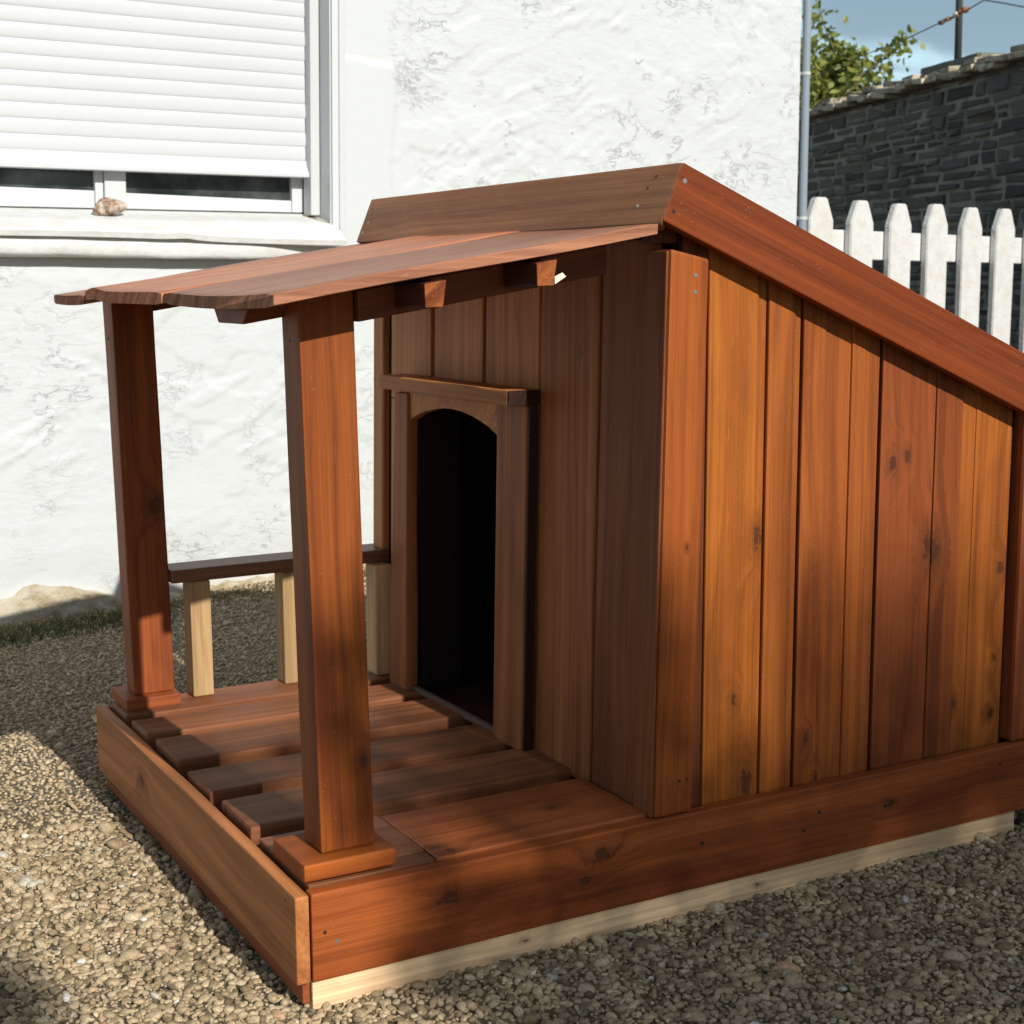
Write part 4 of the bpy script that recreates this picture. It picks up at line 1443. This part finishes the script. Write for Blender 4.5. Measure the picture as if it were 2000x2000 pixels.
T2 = Vector((2.6, -15.5, 0))  # added unseen tree, its leaves placed to dim the lower side boards
tall = thing('added_tall_tree', 'added tall thin leaved tree, unseen far behind the viewer, that softly dims the lower boards', 'tree', T2)
tl_pts = []
for i in range(9000):
    x = rs.uniform(0.30, 3.6)
    w_ = rs.uniform(0.16, 0.56)
    k_ = 0.8 * (1 - (w_ - 0.16) / 0.40)
    if 0.66 < x < 0.78:
        k_ *= 0.12
    if 1.15 < x < 1.28:
        k_ *= 0.4
    if rs.random() < k_:
        tl_pts.append(Vector((x, 0, w_)) + SDIR * rs.uniform(8.6, 10.4) - T2)
leaf_cloud('crown', [tuple(p) for p in tl_pts], 0.055, LEAFD, tall, 19, Matrix.Translation(T2), 0.2, 0.6)['kind'] = 'stuff'
tube('trunk', [(0, 0, -0.1), (0.05, 0.05, 3.0), (0.1, 0.0, 6.0), (0.2, 0.1, 9.6)], [0.22, 0.17, 0.12, 0.05], BARK, tall, 10).matrix_basis = Matrix.Identity(4)
for i in range(10):
    q = rs.choice(tl_pts)
    b0 = Vector((0.1, 0.02, rs.uniform(6.2, 9.0)))
    tube('limb', [b0, b0.lerp(q, 0.5) + Vector((0, 0, 0.12)), q], [0.035, 0.02, 0.006], BARK, tall, 6).matrix_basis = Matrix.Identity(4)

# ------------------------------------------------------------------ gravel
ico_bm = bmesh.new()
bmesh.ops.create_icosphere(ico_bm, subdivisions=2, radius=1)
IV = np.array([v.co[:] for v in ico_bm.verts])
IF = np.array([[v.index for v in f.verts] for f in ico_bm.faces])
ico_bm.free()
ico_bm = bmesh.new()
bmesh.ops.create_icosphere(ico_bm, subdivisions=1, radius=1)
JV = np.array([v.co[:] for v in ico_bm.verts])
JF = np.array([[v.index for v in f.verts] for f in ico_bm.faces])
ico_bm.free()


def pebbles(name, x0, x1, y0, y1, step, rmin, rmax, test, base_v, base_f, seed, big=0.03):
    rr = np.random.default_rng(seed)
    gx, gy = np.meshgrid(np.arange(x0, x1, step), np.arange(y0, y1, step))
    px = (gx + rr.uniform(-.55, .55, gx.shape) * step).ravel()
    py = (gy + rr.uniform(-.55, .55, gy.shape) * step).ravel()
    k_ = test(px, py)
    px, py = px[k_], py[k_]
    n = len(px)
    r = rmin + (rmax - rmin) * rr.random(n) ** 2.2
    bigm = rr.random(n) < big
    r[bigm] *= rr.uniform(1.3, 2.2, bigm.sum())
    a = rr.uniform(0, 6.283, n)
    sx, sy, sz = r * rr.uniform(0.85, 1.35, n), r * rr.uniform(0.65, 0.95, n), r * rr.uniform(0.42, 0.8, n)
    V = np.repeat(base_v[None], n, 0)
    # lumpy, faceted stones
    ph = rr.normal(size=(n, 4, 3)) * 2.2
    of = rr.uniform(0, 6.28, (n, 4))
    lump = 1 + 0.05 * np.sin(np.einsum('nkd,vd->nkv', ph, base_v) + of[:, :, None]).sum(1)
    V = V * lump[:, :, None]
    V = V * np.stack([sx, sy, sz], 1)[:, None]
    tl = rr.normal(0, 0.25, n)[:, None]
    V[:, :, 2] += V[:, :, 0] * tl
    ca, sa = np.cos(a)[:, None], np.sin(a)[:, None]
    X_, Y_ = V[:, :, 0] * ca - V[:, :, 1] * sa, V[:, :, 0] * sa + V[:, :, 1] * ca
    pz = gz(px, py) + sz * rr.uniform(-0.25, 0.75, n)
    V = np.stack([X_ + px[:, None], Y_ + py[:, None], V[:, :, 2] + pz[:, None]], -1).reshape(-1, 3)
    m_ = len(base_v)
    Fq = (base_f[None] + (np.arange(n) * m_)[:, None, None]).reshape(-1, 3)
    t = np.clip(rr.beta(2.0, 2.2, n) * 0.93, 0, 1)
    t[rr.random(n) < 0.012] = 0.97
    t[rr.random(n) < 0.003] = 1.0
    o = np_mesh(name, V, Fq, PEBBLE, None, {'tint': np.repeat(t, m_)})
    o['kind'] = 'stuff'
    return o


def under(px, py):
    return (px > 0.03) & (px < 1.33) & (py > 0.03) & (py < 0.97)


def near_t(px, py):
    return fov(px, py, 0.60) & ~under(px, py) & (np.hypot(px - CX, py - CY) < 2.6)


def far_t(px, py):
    return fov(px, py, 0.55) & ~under(px, py) & (np.hypot(px - CX, py - CY) >= 2.6) & (py < 2.62 + 0.07 * px) & (px < 2.9)


pebbles('gravel', -1.6, 2.6, -1.4, 2.2, 0.0080, 0.0029, 0.0082, near_t, IV, IF, 1, 0.045)
pebbles('gravel', -1.6, 3.0, -0.6, 2.9, 0.0105, 0.003, 0.007, far_t, JV, JF, 2, 0.015)

# moss and grass along the wall foot, weeds at the back of the dog house
gr = []
rr = np.random.default_rng(5)
vs, fs, tint = [], [], []


def blades(n, fx, h0, h1, tmean):
    for _ in range(n):
        x, y = fx()
        z_ = float(gz(np.array(x), np.array(y)))
        a = rr.uniform(0, 6.28)
        h = rr.uniform(h0, h1)
        w_ = rr.uniform(0.0010, 0.0022)
        bd = Vector((math.cos(a), math.sin(a), 0))
        le = Vector((rr.normal(0, .45), rr.normal(0, .45), 1)).normalized() * h
        p = Vector((x, y, z_))
        b0 = len(vs)
        vs.extend([p - bd * w_, p + bd * w_, p + le * 0.6 + bd * w_ * 0.7, p + le * 0.6 - bd * w_ * 0.7, p + le + Vector((le.x, le.y, 0)) * 0.5])
        fs.extend([(b0, b0 + 1, b0 + 2), (b0, b0 + 2, b0 + 3), (b0 + 3, b0 + 2, b0 + 4)])
        tint.extend([float(np.clip(rr.normal(tmean, .2), 0, 1))] * 5)


def strip():
    t = rr.random()
    s = -0.3 + 0.72 * t
    p = wl(s, 0.27 + 0.0 * t - 0.10 * t + rr.normal(0, 0.045), 0, False)
    return p.x, p.y


def foot():
    s = rr.uniform(-0.4, 1.6)
    p = wl(s, 0.09 + abs(rr.normal(0, 0.04)), 0, False)
    return p.x, p.y


blades(1500, strip, 0.010, 0.034, 0.12)
blades(2200, foot, 0.008, 0.030, 0.75)
grass = np_mesh('grass', np.array([tuple(v) for v in vs]), np.array(fs), GRASSM, None, {'tint': tint}, False)
grass['kind'] = 'stuff'
wp = []
for i in range(90):
    wp.append((1.335 + random.uniform(0, 0.12), -0.015 + random.uniform(-0.05, 0.02), random.uniform(0.0, 0.06)))
weed = leaf_cloud('weed', [(a - 1.36, b_, c_) for a, b_, c_ in wp], 0.028, LEAFD, None, 6, Matrix.Translation((1.36, 0, 0)), -0.4, 0.6)
tag(weed, 'low dark green weed growing by the back corner of the dog house', 'weed')
